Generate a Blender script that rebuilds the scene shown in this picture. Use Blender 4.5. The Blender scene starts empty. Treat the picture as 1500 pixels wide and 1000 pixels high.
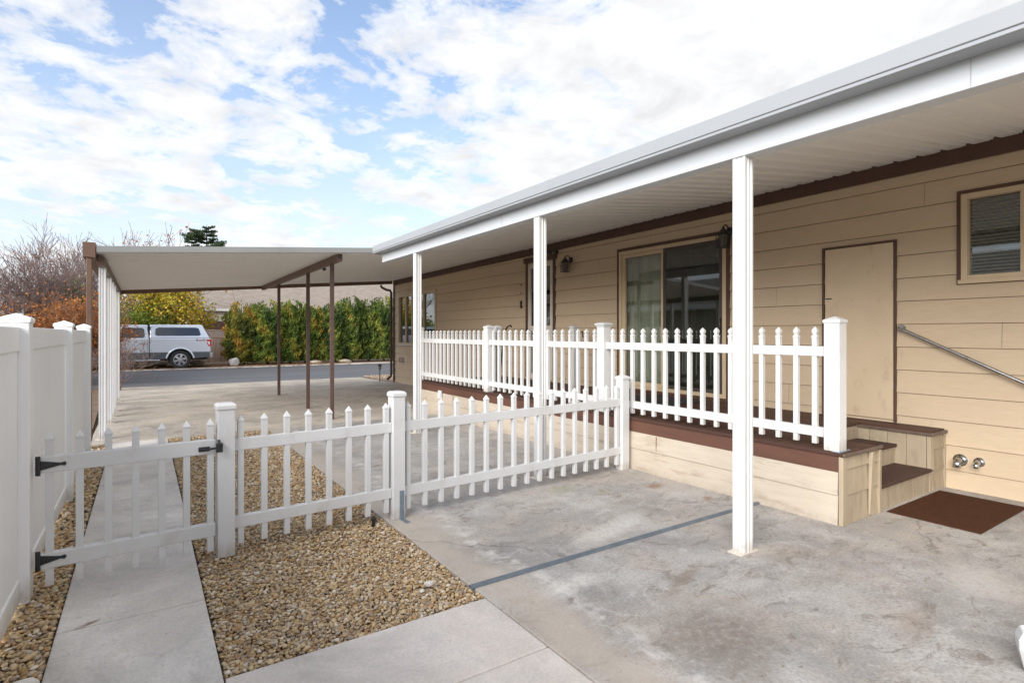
import bpy, math, random
import numpy as np
from mathutils import Vector, Matrix
random.seed(7); RNG = np.random.default_rng(11)
S = bpy.context.scene
COL = S.collection
R = math.radians

# ------------------------------------------------------------------ helpers
class MB:
    """collects faces, builds ONE mesh object"""
    def __init__(s): s.v=[]; s.f=[]; s.m=[]; s.a=[]
    def add(s, vs, fs, m=0, a=0.5):
        n=len(s.v); s.v += [tuple(q) for q in vs]
        s.f += [tuple(i+n for i in q) for q in fs]; s.m += [m]*len(fs); s.a += [a]*len(fs); return s
    def box(s, x0,x1,y0,y1,z0,z1, m=0, a=0.5):
        vs=[(x0,y0,z0),(x1,y0,z0),(x1,y1,z0),(x0,y1,z0),(x0,y0,z1),(x1,y0,z1),(x1,y1,z1),(x0,y1,z1)]
        return s.add(vs,[(0,3,2,1),(4,5,6,7),(0,1,5,4),(1,2,6,5),(2,3,7,6),(3,0,4,7)],m,a)
    def hexa(s, vs, m=0, a=0.5):
        return s.add(vs,[(0,3,2,1),(4,5,6,7),(0,1,5,4),(1,2,6,5),(2,3,7,6),(3,0,4,7)],m,a)
    def prism(s, pts, axis, a0, a1, m=0):
        """polygon pts (2D) extruded along axis 'x','y','z' from a0 to a1"""
        def mk(p,q):
            if axis=='y': return (p[0],q,p[1])
            if axis=='x': return (q,p[0],p[1])
            return (p[0],p[1],q)
        n=len(pts); vs=[mk(p,a0) for p in pts]+[mk(p,a1) for p in pts]
        fs=[tuple(range(n-1,-1,-1)),tuple(range(n,2*n))]+[(i,(i+1)%n,(i+1)%n+n,i+n) for i in range(n)]
        return s.add(vs,fs,m)
    def tube(s, pts, rad, n=8, m=0, a=0.5, cap=True):
        pts=[Vector(p) for p in pts]
        if not hasattr(rad,'__len__'): rad=[rad]*len(pts)
        rings=[]; up=Vector((0,0,1)); k=len(pts)
        for i,p in enumerate(pts):
            d=(pts[min(i+1,k-1)]-pts[max(i-1,0)]).normalized()
            if i==0:
                r=Vector((1,0,0)) if abs(d.z)>0.9 else up
                u=d.cross(r).normalized()
            else:
                u=(u-d*u.dot(d)).normalized()
            w=d.cross(u)
            rings += [p+(u*math.cos(2*math.pi*j/n)+w*math.sin(2*math.pi*j/n))*rad[i] for j in range(n)]
        fs=[(i*n+j,i*n+(j+1)%n,(i+1)*n+(j+1)%n,(i+1)*n+j) for i in range(k-1) for j in range(n)]
        if cap: fs += [tuple(range(n-1,-1,-1)),tuple(range((k-1)*n,k*n))]
        return s.add(rings,fs,m,a)
    def sq(s, x,y, prof, m=0, seg=4):
        """square (or round) stack: prof = [(half,z)...]"""
        vs=[];
        for h,z in prof:
            if seg==4: vs += [(x-h,y-h,z),(x+h,y-h,z),(x+h,y+h,z),(x-h,y+h,z)]
            else: vs += [(x+h*math.cos(2*math.pi*j/seg),y+h*math.sin(2*math.pi*j/seg),z) for j in range(seg)]
        k=len(prof); fs=[(i*seg+j,i*seg+(j+1)%seg,(i+1)*seg+(j+1)%seg,(i+1)*seg+j) for i in range(k-1) for j in range(seg)]
        fs += [tuple(range(seg-1,-1,-1)),tuple(range((k-1)*seg,k*seg))]
        return s.add(vs,fs,m)
    def xf(s, M, start=0):
        s.v[start:] = [tuple(M @ Vector(p)) for p in s.v[start:]]; return s
    def build(s, name, mats, parent=None, smooth=False, bevel=0, seg=2):
        if not isinstance(mats,(list,tuple)): mats=[mats]
        me=bpy.data.meshes.new(name); me.from_pydata(s.v,[],s.f)
        for q in mats: me.materials.append(q)
        me.polygons.foreach_set('material_index', s.m)
        at=me.attributes.new('rnd','FLOAT','FACE'); at.data.foreach_set('value', s.a)
        if smooth: me.polygons.foreach_set('use_smooth',[True]*len(s.f))
        me.update()
        o=bpy.data.objects.new(name,me); COL.objects.link(o)
        if parent: o.parent=parent
        if bevel:
            b=o.modifiers.new('bevel','BEVEL'); b.width=bevel; b.segments=seg; b.limit_method='ANGLE'; b.angle_limit=R(35)
            b.harden_normals=False
        return o
def npmesh(name, V, F, rnd, mat, parent=None, smooth=False):
    """V (n,3), F (m,k) numpy"""
    me=bpy.data.meshes.new(name); k=F.shape[1]
    me.vertices.add(len(V)); me.vertices.foreach_set('co', V.astype(np.float32).ravel())
    me.loops.add(F.size); me.loops.foreach_set('vertex_index', F.astype(np.int32).ravel())
    me.polygons.add(len(F)); me.polygons.foreach_set('loop_start', np.arange(0,F.size,k,dtype=np.int32))
    me.update(calc_edges=True)
    if smooth: me.polygons.foreach_set('use_smooth', np.ones(len(F),dtype=bool))
    at=me.attributes.new('rnd','FLOAT','FACE'); at.data.foreach_set('value', rnd.astype(np.float32))
    for q in (mat if isinstance(mat,(list,tuple)) else [mat]): me.materials.append(q)
    me.validate()
    o=bpy.data.objects.new(name,me); COL.objects.link(o)
    if parent: o.parent=parent
    return o
def tag(o,label=None,cat=None,group=None,kind=None):
    if label: o['label']=label
    if cat: o['category']=cat
    if group: o['group']=group
    if kind: o['kind']=kind
    return o
def thing(name,label,cat,loc=(0,0,0),rz=0,group=None):
    o=bpy.data.objects.new(name,None); COL.objects.link(o); o.location=loc; o.rotation_euler=(0,0,rz)
    o.empty_display_size=0.1
    return tag(o,label,cat,group)
def copy_part(o,parent,loc):
    c=o.copy(); COL.objects.link(c); c.parent=parent; c.location=loc; return c
def copy_tree(o,parent=None):
    c=o.copy(); COL.objects.link(c); c.parent=parent
    for ch in list(o.children): copy_tree(ch,c)
    return c
# authoring aid: direction ratios of the photograph -> ground-plan point at distance Y
def gx(px,Y):
    u=px-750; return Y*(448.9+.8315*u)/(671.8-.5556*u)
def zz(px,py,Y):
    u=px-750; return 1.5-(py-488)*Y/(671.8-.5556*u)

# ------------------------------------------------------------------ materials
def nodes(name):
    m=bpy.data.materials.new(name); m.use_nodes=True; nt=m.node_tree; nt.nodes.clear()
    out=nt.nodes.new('ShaderNodeOutputMaterial'); b=nt.nodes.new('ShaderNodeBsdfPrincipled')
    nt.links.new(b.outputs[0],out.inputs[0]); return m,nt,b,out
def N(nt,t,**k):
    n=nt.nodes.new(t)
    for a,v in k.items():
        if a in ('_in',):
            for i,x in v.items(): n.inputs[i].default_value=x
        else: setattr(n,a,v)
    return n
def c4(c): return (c[0],c[1],c[2],1)
def noise(nt,vec,scale,detail=4,rough=.55,dist=0):
    n=N(nt,'ShaderNodeTexNoise'); n.inputs['Scale'].default_value=scale; n.inputs['Detail'].default_value=detail
    n.inputs['Roughness'].default_value=rough; n.inputs['Distortion'].default_value=dist
    nt.links.new(vec,n.inputs['Vector']); return n.outputs['Fac']
def ramp(nt,fac,stops,interp='LINEAR'):
    r=N(nt,'ShaderNodeValToRGB'); cr=r.color_ramp; cr.interpolation=interp
    while len(cr.elements)<len(stops): cr.elements.new(.5)
    for e,(p,c) in zip(cr.elements,stops):
        e.position=p; e.color=c4(c) if hasattr(c,'__len__') else (c,c,c,1)
    nt.links.new(fac,r.inputs[0]); return r.outputs[0]
def mix(nt,fac,a,b,mode='MIX'):
    m=N(nt,'ShaderNodeMix',data_type='RGBA',blend_type=mode)
    for s,v in ((0,fac),(6,a),(7,b)):
        if isinstance(v,(int,float)): m.inputs[s].default_value=v if s==0 else (v,v,v,1)
        elif isinstance(v,tuple): m.inputs[s].default_value=c4(v)
        else: nt.links.new(v,m.inputs[s])
    return m.outputs[2]
def math_(nt,op,a,b=None,c=None):
    m=N(nt,'ShaderNodeMath',operation=op)
    for i,v in enumerate((a,b,c)):
        if v is None: continue
        if isinstance(v,(int,float)): m.inputs[i].default_value=v
        else: nt.links.new(v,m.inputs[i])
    return m.outputs[0]
def coord(nt,scale=(1,1,1),kind='Object',loc=(0,0,0)):
    t=N(nt,'ShaderNodeTexCoord'); mp=N(nt,'ShaderNodeMapping'); mp.inputs['Scale'].default_value=scale; mp.inputs['Location'].default_value=loc
    nt.links.new(t.outputs[kind],mp.inputs[0]); return mp.outputs[0]
def bump(nt,b,h,strength=.2,dist=.01):
    bp=N(nt,'ShaderNodeBump'); bp.inputs['Strength'].default_value=strength; bp.inputs['Distance'].default_value=dist
    nt.links.new(h,bp.inputs['Height']); nt.links.new(bp.outputs[0],b.inputs['Normal'])
def mat(name,c1,c2=None,scale=6,rough=.6,metal=0,bs=0,bscale=60,stretch=(1,1,1),dirt=None,spec=.5,coat=0,splash=0):
    m,nt,b,out=nodes(name); v=coord(nt,stretch)
    b.inputs['Roughness'].default_value=rough; b.inputs['Metallic'].default_value=metal
    b.inputs['Specular IOR Level'].default_value=spec; b.inputs['Coat Weight'].default_value=coat
    if c2:
        f=noise(nt,v,scale,6,.6); c=ramp(nt,f,[(.32,c1),(.68,c2)])
        if dirt:
            f2=noise(nt,coord(nt,dirt[1]),dirt[2],6,.65); k=ramp(nt,f2,[(dirt[3],0.),(dirt[4],1.)])
            c=mix(nt,k,c,dirt[0])
        nt.links.new(c,b.inputs['Base Color'])
    else: b.inputs['Base Color'].default_value=c4(c1)
    if splash:
        t=N(nt,'ShaderNodeTexCoord'); sx=N(nt,'ShaderNodeSeparateXYZ'); nt.links.new(t.outputs['Object'],sx.inputs[0])
        k=math_(nt,'MULTIPLY',ramp(nt,sx.outputs[2],[(0.,.75),(splash,0.)]),ramp(nt,noise(nt,coord(nt,(1,1,.5)),28,6,.7),[(.35,.2),(.6,1.)]))
        cur=b.inputs['Base Color'].links[0].from_socket; nt.links.new(mix(nt,k,cur,(.36,.30,.24)),b.inputs['Base Color'])
    if bs: bump(nt,b,noise(nt,v,bscale,4),bs,.004)
    return m
VINYL = mat('vinyl_white',(.66,.66,.655),(.61,.605,.59),2.2,.38,dirt=((.50,.47,.41),(1,1,.6),5,.54,.85),splash=.11)
VINYL2= mat('vinyl_fence_panel',(.85,.85,.84),(.82,.82,.81),1.5,.42,stretch=(1,1,.4),dirt=((.66,.64,.60),(1,1,.5),4,.60,.98),splash=.16)
ALU  = mat('painted_aluminium',(.59,.615,.64),(.55,.575,.60),1.2,.42,dirt=((.55,.55,.54),(1,.3,1),6,.6,.95))
ALUG = mat('fascia_aluminium',(.345,.36,.375),(.325,.34,.355),1.0,.45)
PAN  = mat('pan_ceiling',(.85,.84,.815),(.81,.80,.775),1.0,.5,stretch=(.3,2,1),dirt=((.42,.38,.33),(.3,4,1),3,.62,.95))
PANE = mat('carport_edge',(.27,.275,.265),(.24,.245,.235),2,.5)
BROWN= mat('brown_paint',(.105,.052,.032),(.075,.037,.024),5,.5,bs=.15)
BROWNG=mat('brown_metal',(.16,.092,.058),(.125,.07,.045),4,.45)
BROWNP=mat('brown_tube',(.13,.078,.062),(.095,.058,.048),9,.45,dirt=((.2,.17,.16),(1,1,.3),8,.6,.9))
RIM  = mat('deck_rim_paint',(.125,.055,.034),(.095,.042,.027),9,.6,bs=.3,bscale=40,stretch=(1,.12,1))
BEIGET=mat('beige_trim',(.62,.48,.32),(.57,.44,.28),5,.5)
CREAM= mat('cream_frame',(.68,.61,.52),(.63,.56,.47),4,.5)
DOORP= mat('door_panel_paint',(.62,.485,.33),(.58,.445,.30),2.5,.65,bs=.25,bscale=90,dirt=((.36,.27,.18),(1,1,.6),7,.58,.85))
BLACK= mat('black_metal',(.018,.018,.019),(.03,.03,.03),8,.42)
BLACKP=mat('black_plastic',(.02,.02,.02),None,1,.35)
CHROME=mat('steel',(.62,.62,.62),(.5,.5,.5),20,.22,1)
GALV = mat('galvanised',(.30,.36,.42),(.22,.27,.32),25,.5,.6,bs=.2)
MAT_ = mat('brown_mat',(.085,.035,.018),(.06,.026,.014),30,.95,bs=.9,bscale=300,spec=.1)
DMAT = mat('dark_mat',(.04,.035,.035),(.025,.022,.022),25,.95,bs=.8,bscale=200)
TREAD= mat('tread',(.070,.030,.022),(.05,.023,.018),8,.7,bs=.4,bscale=120,stretch=(.15,1,1))
ROCK = mat('rock',(.50,.43,.33),(.33,.27,.21),6,.85,bs=.8,bscale=12)
WROCK= mat('white_rock',(.72,.69,.63),(.56,.52,.46),9,.8,bs=.6,bscale=25)
BARK = mat('bark',(.10,.075,.07),(.06,.045,.043),12,.85,bs=.5,bscale=60)
BARKR= mat('twig_bark',(.27,.185,.155),(.17,.12,.115),10,.8)
TAN  = mat('tan_twig',(.34,.165,.075),(.22,.10,.05),7,.8)
DIRT = mat('verge_soil',(.15,.105,.075),(.23,.17,.12),3,.95,bs=.8,bscale=25,dirt=((.30,.15,.06),(1,1,1),9,.52,.6))
GROUND=mat('ground_soil',(.16,.13,.09),(.11,.10,.06),.7,.95,bs=.6,bscale=20)
BED  = mat('gravel_bed_soil',(.13,.09,.055),(.08,.055,.035),20,.95)

def siding_mat(name,ax):
    m,nt,b,out=nodes(name)
    v=coord(nt,(1,.18,1)) if ax=='y' else coord(nt,(.18,1,1))
    big=noise(nt,coord(nt,(.6,.6,.9)),1.6,4)
    g=noise(nt,v,38,6,.65); g2=noise(nt,v,140,3,.6)
    # one tone per board run
    t=N(nt,'ShaderNodeTexCoord'); sx=N(nt,'ShaderNodeSeparateXYZ'); nt.links.new(t.outputs['Object'],sx.inputs[0])
    k=math_(nt,'FLOOR',math_(nt,'DIVIDE',math_(nt,'SUBTRACT',sx.outputs[2],-0.055),.236))
    k2=math_(nt,'FLOOR',math_(nt,'DIVIDE',math_(nt,'ADD',sx.outputs[1 if ax=='y' else 0],math_(nt,'MULTIPLY',k,1.7)),3.6))
    wn=N(nt,'ShaderNodeTexWhiteNoise',noise_dimensions='2D'); cb=N(nt,'ShaderNodeCombineXYZ'); nt.links.new(k,cb.inputs[0]); nt.links.new(k2,cb.inputs[1]); nt.links.new(cb.outputs[0],wn.inputs['Vector'])
    c=ramp(nt,g,[(.3,(.63,.49,.335)),(.7,(.565,.435,.295))])
    c=mix(nt,math_(nt,'MULTIPLY',wn.outputs['Value'],.45),c,(.535,.41,.275))
    c=mix(nt,ramp(nt,big,[(.35,0.),(.7,.35)]),c,(.50,.40,.28))
    st=ramp(nt,noise(nt,coord(nt,(2,2,.35)),3.2,6,.7),[(.62,0.),(.85,.5)])
    c=mix(nt,st,c,(.42,.32,.21))
    nt.links.new(c,b.inputs['Base Color']); b.inputs['Roughness'].default_value=.6
    h=math_(nt,'ADD',g,math_(nt,'MULTIPLY',g2,.6)); bump(nt,b,h,.35,.004)
    return m
SID=siding_mat('siding','y'); SIDX=siding_mat('siding_end','x')
SKIRT=mat('skirt_board',(.52,.45,.36),(.47,.40,.315),22,.6,bs=.35,bscale=55,stretch=(1,.15,1),dirt=((.33,.26,.19),(1,.4,2.2),6,.55,.75),splash=.09)
SKIRTE=mat('skirt_end_board',(.40,.325,.225),(.34,.27,.185),14,.6,bs=.4,bscale=50,stretch=(1,1,.2),dirt=((.24,.19,.13),(1.5,1,.5),7,.52,.8))
SEAM_LAPSHADE=mat('seam_and_lap_shade',(.20,.145,.095),None,1,.8)  # dark butt joints, and the painted shadow line under each siding lap

def concrete(name,base=(.415,.392,.365),tint=(.465,.405,.345),worn=True,seed=0,stain=1.0,speck=1.0,spots=()):
    m,nt,b,out=nodes(name)
    t=N(nt,'ShaderNodeTexCoord'); P=t.outputs['Object']
    v=coord(nt,(1,1,1),loc=(seed,seed*1.7,0)); vs=coord(nt,(.8,1.15,1),loc=(seed,0,0))
    sx=N(nt,'ShaderNodeSeparateXYZ'); nt.links.new(P,sx.inputs[0]); X,Y=sx.outputs[0],sx.outputs[1]
    c=ramp(nt,noise(nt,v,1.1,8,.68,.5),[(.34,tuple(q*.70 for q in base)),(.50,base),(.63,tuple(min(1,q*1.22) for q in base))])
    c=mix(nt,ramp(nt,noise(nt,vs,2.2,9,.74,.8),[(.47,0.),(.62,.55*stain)]),c,(.27,.258,.245))       # grey weathering
    c=mix(nt,ramp(nt,noise(nt,v,1.3,8,.7,.4),[(.48,0.),(.62,.70)]),c,tint)                          # warm patches
    c=mix(nt,ramp(nt,noise(nt,vs,4.5,10,.8,1.2),[(.53,0.),(.64,.80*stain)]),c,(.185,.155,.125))      # dirt streaks
    c=mix(nt,ramp(nt,noise(nt,v,3.1,10,.8,1.4),[(.54,0.),(.64,.70)]),c,(.53,.51,.475))               # chalky bloom
    c=mix(nt,ramp(nt,noise(nt,coord(nt,(.5,1,1),loc=(seed+3,1,0)),.75,6,.6,.8),[(.56,0.),(.68,.55*stain)]),c,(.25,.21,.17)) # big brown stains
    c=mix(nt,ramp(nt,noise(nt,v,60,5,.75),[(.38,.38*speck),(.56,0.)]),c,(.13,.105,.085))
    c=mix(nt,ramp(nt,noise(nt,vs,19,6,.7),[(.62,0.),(.68,.7*speck)]),c,(.13,.095,.07))                    # small flecks
    if worn:
        wob=math_(nt,'MULTIPLY',math_(nt,'SUBTRACT',noise(nt,v,1.4,5,.6),.5),.55)
        xx=math_(nt,'ADD',X,wob)
        def band(x0,w,seedmul):   # chalk line running with the slab edge
            d=math_(nt,'ABSOLUTE',math_(nt,'SUBTRACT',xx,x0)); return ramp(nt,math_(nt,'DIVIDE',d,w),[(.2,1.),(1.,0.)])
        e=math_(nt,'MULTIPLY',band(1.72,.30,1),.62); c=mix(nt,e,c,(.50,.425,.345))
        k=math_(nt,'MULTIPLY',band(2.0,.10,1),ramp(nt,noise(nt,v,7,6,.7),[(.46,0.),(.60,.65)])); c=mix(nt,k,c,(.64,.60,.55))
    if worn:   # hairline cracks
        vo=N(nt,'ShaderNodeTexVoronoi',feature='DISTANCE_TO_EDGE'); vo.inputs['Scale'].default_value=.42
        wv=N(nt,'ShaderNodeVectorMath',operation='ADD'); nn=N(nt,'ShaderNodeTexNoise'); nn.inputs['Scale'].default_value=2.5; nn.inputs['Detail'].default_value=8; nt.links.new(v,nn.inputs['Vector'])
        sc_=N(nt,'ShaderNodeVectorMath',operation='SCALE'); sc_.inputs['Scale'].default_value=.55; nt.links.new(nn.outputs['Color'],sc_.inputs[0]); nt.links.new(v,wv.inputs[0]); nt.links.new(sc_.outputs[0],wv.inputs[1]); nt.links.new(wv.outputs[0],vo.inputs['Vector'])
        ck=math_(nt,'MULTIPLY',ramp(nt,vo.outputs['Distance'],[(.0,.75),(.0035,0.)]),ramp(nt,noise(nt,v,.7,3,.5),[(.48,0.),(.56,1.)])); c=mix(nt,ck,c,(.12,.10,.085))
    wx=math_(nt,'MULTIPLY',math_(nt,'SUBTRACT',noise(nt,v,5,7,.75),.5),1.0); wy=math_(nt,'MULTIPLY',math_(nt,'SUBTRACT',noise(nt,coord(nt,loc=(7,3,1)),5,7,.75),.5),1.0)
    br=noise(nt,v,23,6,.75)
    for (sx_,sy_,rx,ry,rot,colr,stg) in spots:
        kx=min(rx,ry)*1.6
        dx=math_(nt,'ADD',math_(nt,'SUBTRACT',X,sx_),math_(nt,'MULTIPLY',wx,kx)); dy=math_(nt,'ADD',math_(nt,'SUBTRACT',Y,sy_),math_(nt,'MULTIPLY',wy,kx))
        ca,sa=math.cos(rot),math.sin(rot)
        u_=math_(nt,'DIVIDE',math_(nt,'ADD',math_(nt,'MULTIPLY',dx,ca),math_(nt,'MULTIPLY',dy,sa)),rx); v_=math_(nt,'DIVIDE',math_(nt,'SUBTRACT',math_(nt,'MULTIPLY',dy,ca),math_(nt,'MULTIPLY',dx,sa)),ry)
        d=math_(nt,'SQRT',math_(nt,'ADD',math_(nt,'MULTIPLY',u_,u_),math_(nt,'MULTIPLY',v_,v_)))
        f=math_(nt,'MULTIPLY',ramp(nt,d,[(.35,stg),(1.0,0.)]),ramp(nt,br,[(.36,.35),(.55,1.)])); c=mix(nt,f,c,colr)
    nt.links.new(c,b.inputs['Base Color'])
    b.inputs['Roughness'].default_value=.78; b.inputs['Specular IOR Level'].default_value=.35
    h=math_(nt,'ADD',noise(nt,v,45,5,.6),math_(nt,'MULTIPLY',noise(nt,v,220,2),.6)); bump(nt,b,h,.35,.004)
    return m
CONC=concrete('patio_concrete',spots=[(2.38,1.72,.42,.34,.3,(.19,.16,.13),.75),(2.15,1.35,.5,.2,.9,(.22,.185,.15),.5),(2.75,2.22,.40,.06,.35,(.23,.175,.13),.7),(3.3,1.2,.35,.10,.2,(.27,.21,.16),.45),
  (4.18,3.72,.13,.09,.2,(.25,.13,.07),.8),(4.27,3.18,.10,.06,.5,(.26,.15,.09),.75),(3.32,4.15,.22,.15,.2,(.27,.27,.16),.6),(3.6,3.85,.15,.08,.4,(.28,.27,.16),.5),(2.55,3.5,.5,.22,.6,(.25,.24,.225),.6),
  (4.9,1.9,.8,.07,.0,(.30,.29,.27),.5),(3.0,3.1,.6,.14,.25,(.66,.63,.58),.55),(2.15,2.55,.30,.12,.1,(.68,.64,.58),.6),(4.2,1.2,.5,.25,.3,(.58,.56,.53),.5),(3.55,2.3,.16,.16,0,(.56,.53,.48),.6),(1.9,6.6,.2,1.4,0,(.30,.27,.24),.6),(3.4,7.5,.9,.8,0,(.27,.26,.24),.5)]); CONCW=concrete('walk_concrete',(.60,.565,.525),(.62,.56,.50),False,5.3,.22,.45,[(-.24,3.58,.075,.022,.55,(.22,.12,.07),.95),(.12,4.55,.03,.012,0,(.25,.14,.08),.9)])
CONCD=concrete('driveway_concrete',(.53,.465,.385),(.60,.52,.41),False,9.1,.75)
CONCF=concrete('front_slab_concrete',(.63,.57,.515),(.63,.555,.485),False,2.2,.05,.4)
def asphalt():
    m,nt,b,out=nodes('asphalt'); v=coord(nt)
    c=ramp(nt,noise(nt,coord(nt,(.08,.9,1)),1.2,5),[(.3,(.105,.107,.115)),(.7,(.145,.147,.155))])
    c=mix(nt,ramp(nt,noise(nt,v,60,3),[(.4,.3),(.6,0.)]),c,(.06,.06,.065))
    nt.links.new(c,b.inputs['Base Color']); b.inputs['Roughness'].default_value=.75
    bump(nt,b,noise(nt,v,80,3),.4,.004); return m
ASPH=asphalt()
def attr_mat(name,stops,rough=.7,trans=0,interp='LINEAR',spec=.3,nz=True,bs=0):
    m,nt,b,out=nodes(name); a=N(nt,'ShaderNodeAttribute',attribute_name='rnd')
    c=ramp(nt,a.outputs['Fac'],stops,interp)
    if nz: c=mix(nt,ramp(nt,noise(nt,coord(nt),14 if not bs else 90,5,.6),[(.3,.35),(.6,0.)]),c,tuple(.55*q for q in stops[len(stops)//2][1]))
    nt.links.new(c,b.inputs['Base Color']); b.inputs['Roughness'].default_value=rough; b.inputs['Specular IOR Level'].default_value=spec
    if bs: bump(nt,b,noise(nt,coord(nt),120,4),bs,.003)
    if trans:
        tr=N(nt,'ShaderNodeBsdfTranslucent'); nt.links.new(c,tr.inputs[0]); mx=N(nt,'ShaderNodeMixShader'); mx.inputs[0].default_value=trans
        nt.links.new(b.outputs[0],mx.inputs[1]); nt.links.new(tr.outputs[0],mx.inputs[2]); nt.links.new(mx.outputs[0],out.inputs[0])
    return m
PEB=attr_mat('pebbles',[(0,(.38,.23,.10)),(.12,(.52,.36,.18)),(.28,(.60,.45,.26)),(.42,(.42,.29,.17)),(.53,(.60,.46,.28)),(.65,(.31,.23,.16)),(.76,(.50,.41,.31)),(.86,(.70,.61,.48)),(.93,(.45,.27,.13)),(1,(.76,.71,.62))],.55,interp='CONSTANT',bs=.25)
PEBF=attr_mat('pale_pebbles',[(0,(.42,.30,.18)),(.3,(.55,.42,.28)),(.6,(.38,.28,.2)),(1,(.62,.55,.45))],.7)
ARBG=attr_mat('arborvitae_green',[(0,(.022,.045,.012)),(.3,(.075,.12,.022)),(.65,(.17,.22,.035)),(.93,(.30,.31,.05)),(1,(.42,.24,.05))],.65,.25)
ARBM=attr_mat('arborvitae_mixed',[(0,(.03,.06,.014)),(.3,(.09,.15,.022)),(.6,(.20,.25,.035)),(.85,(.34,.31,.05)),(1,(.52,.24,.04))],.65,.25)
ARBO=attr_mat('arborvitae_orange',[(0,(.05,.07,.018)),(.3,(.14,.17,.025)),(.6,(.32,.26,.04)),(.88,(.46,.26,.045)),(1,(.58,.22,.03))],.65,.25)
YEL=attr_mat('yellow_leaves',[(0,(.20,.24,.03)),(.4,(.48,.43,.05)),(.75,(.66,.46,.06)),(1,(.60,.28,.05))],.6,.35)
GRN=attr_mat('green_leaves',[(0,(0.064,0.112,0.019)),(.5,(0.176,0.240,0.032)),(1,(0.416,0.384,0.056))],.6,.3)
ORL=attr_mat('orange_leaves',[(0,(0.286,0.091,0.026)),(.5,(0.468,0.169,0.046)),(1,(0.546,0.260,0.078))],.7,.25)
NEED=attr_mat('pine_needles',[(0,(.02,.045,.02)),(.6,(.05,.085,.035)),(1,(.10,.13,.05))],.7,.15)
LIT=attr_mat('leaf_litter',[(0,(.10,.05,.025)),(.5,(.22,.11,.045)),(1,(.35,.2,.09))],.8,nz=False)
DECKB=attr_mat('deck_boards',[(0,(.070,.034,.025)),(1,(.10,.048,.034))],.6,bs=.3)
WOODF=attr_mat('fence_boards',[(0,(.30,.20,.15)),(.5,(.42,.31,.24)),(1,(.52,.41,.33))],.85)
def shingle(name,a,b_):
    m,nt,b,out=nodes(name); br=N(nt,'ShaderNodeTexBrick'); nt.links.new(coord(nt,(1,1,1)),br.inputs[0])
    br.inputs['Color1'].default_value=c4(a); br.inputs['Color2'].default_value=c4(b_); br.inputs['Mortar'].default_value=c4(tuple(q*.6 for q in a))
    br.inputs['Scale'].default_value=1; br.inputs['Brick Width'].default_value=.33; br.inputs['Row Height'].default_value=.14; br.inputs['Mortar Size'].default_value=.012
    c=mix(nt,ramp(nt,noise(nt,coord(nt),3,5),[(.4,0.),(.7,.4)]),br.outputs[0],tuple(q*.75 for q in a))
    nt.links.new(c,b.inputs['Base Color']); b.inputs['Roughness'].default_value=.9; return m
SHING=shingle('shingles',(.26,.215,.175),(.33,.28,.235)); SHINGD=shingle('house_shingles',(.2,.18,.16),(.26,.23,.2))
def glass(name,tint=(.9,.93,.92),boost=1.6,rough=.0):
    m,nt,b,out=nodes(name); nt.nodes.remove(b)
    tr=N(nt,'ShaderNodeBsdfTransparent'); tr.inputs[0].default_value=c4(tint)
    gl=N(nt,'ShaderNodeBsdfGlossy'); gl.inputs['Roughness'].default_value=rough; gl.inputs[0].default_value=(1,1,1,1)
    fr=N(nt,'ShaderNodeFresnel'); fr.inputs[0].default_value=1.52; ge=N(nt,'ShaderNodeNewGeometry'); front=math_(nt,'SUBTRACT',1.0,ge.outputs['Backfacing'])
    # gently uneven pane
    bp=N(nt,'ShaderNodeBump'); bp.inputs['Strength'].default_value=.03; bp.inputs['Distance'].default_value=.02
    nt.links.new(noise(nt,coord(nt,(1,1,.5)),1.3,2),bp.inputs['Height']); nt.links.new(bp.outputs[0],gl.inputs['Normal'])
    mx=N(nt,'ShaderNodeMixShader'); nt.links.new(math_(nt,'MULTIPLY',front,math_(nt,'MINIMUM',math_(nt,'MULTIPLY',fr.outputs[0],boost),1.0)),mx.inputs[0])
    nt.links.new(tr.outputs[0],mx.inputs[1]); nt.links.new(gl.outputs[0],mx.inputs[2]); nt.links.new(mx.outputs[0],out.inputs[0]); return m
GLASS=glass('window_glass',(.86,.88,.85),3.4); SCREEN=glass('screened_glass',(.42,.45,.43),2.2,.02); GLASSD=glass('dark_glass',(.35,.38,.40),2.5)
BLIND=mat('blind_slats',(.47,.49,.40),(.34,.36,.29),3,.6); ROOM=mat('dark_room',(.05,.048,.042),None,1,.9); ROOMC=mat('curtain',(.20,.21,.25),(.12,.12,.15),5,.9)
LGLASS=mat('lantern_glass',(.25,.235,.20),(.16,.15,.13),12,.15)
# vehicle
TPAINT=mat('silver_paint',(.62,.655,.72),(.59,.625,.69),.6,.22,.25,coat=.7); TGREY=mat('grey_cladding',(.085,.097,.105),None,1,.45,.2,coat=.3)
TGLASS=mat('vehicle_glass',(.018,.022,.032),None,1,.06,0,spec=.9); TYRE=mat('tyre_rubber',(.022,.022,.022),(.035,.033,.03),10,.85)
RIMM=mat('wheel_alloy',(.55,.56,.58),None,1,.28,.85); TRED=mat('red_lens',(.45,.02,.02),None,1,.2,coat=.6); TWH=mat('clear_lens',(.75,.7,.7),None,1,.2)
TBLK=mat('vehicle_black',(.012,.012,.013),None,1,.6); TCHR=mat('vehicle_chrome',(.7,.7,.72),None,1,.15,1)
REDT=mat('red_letter',(.5,.02,.02),None,1,.4); GRT=mat('grey_letter',(.09,.1,.11),None,1,.4)

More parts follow.
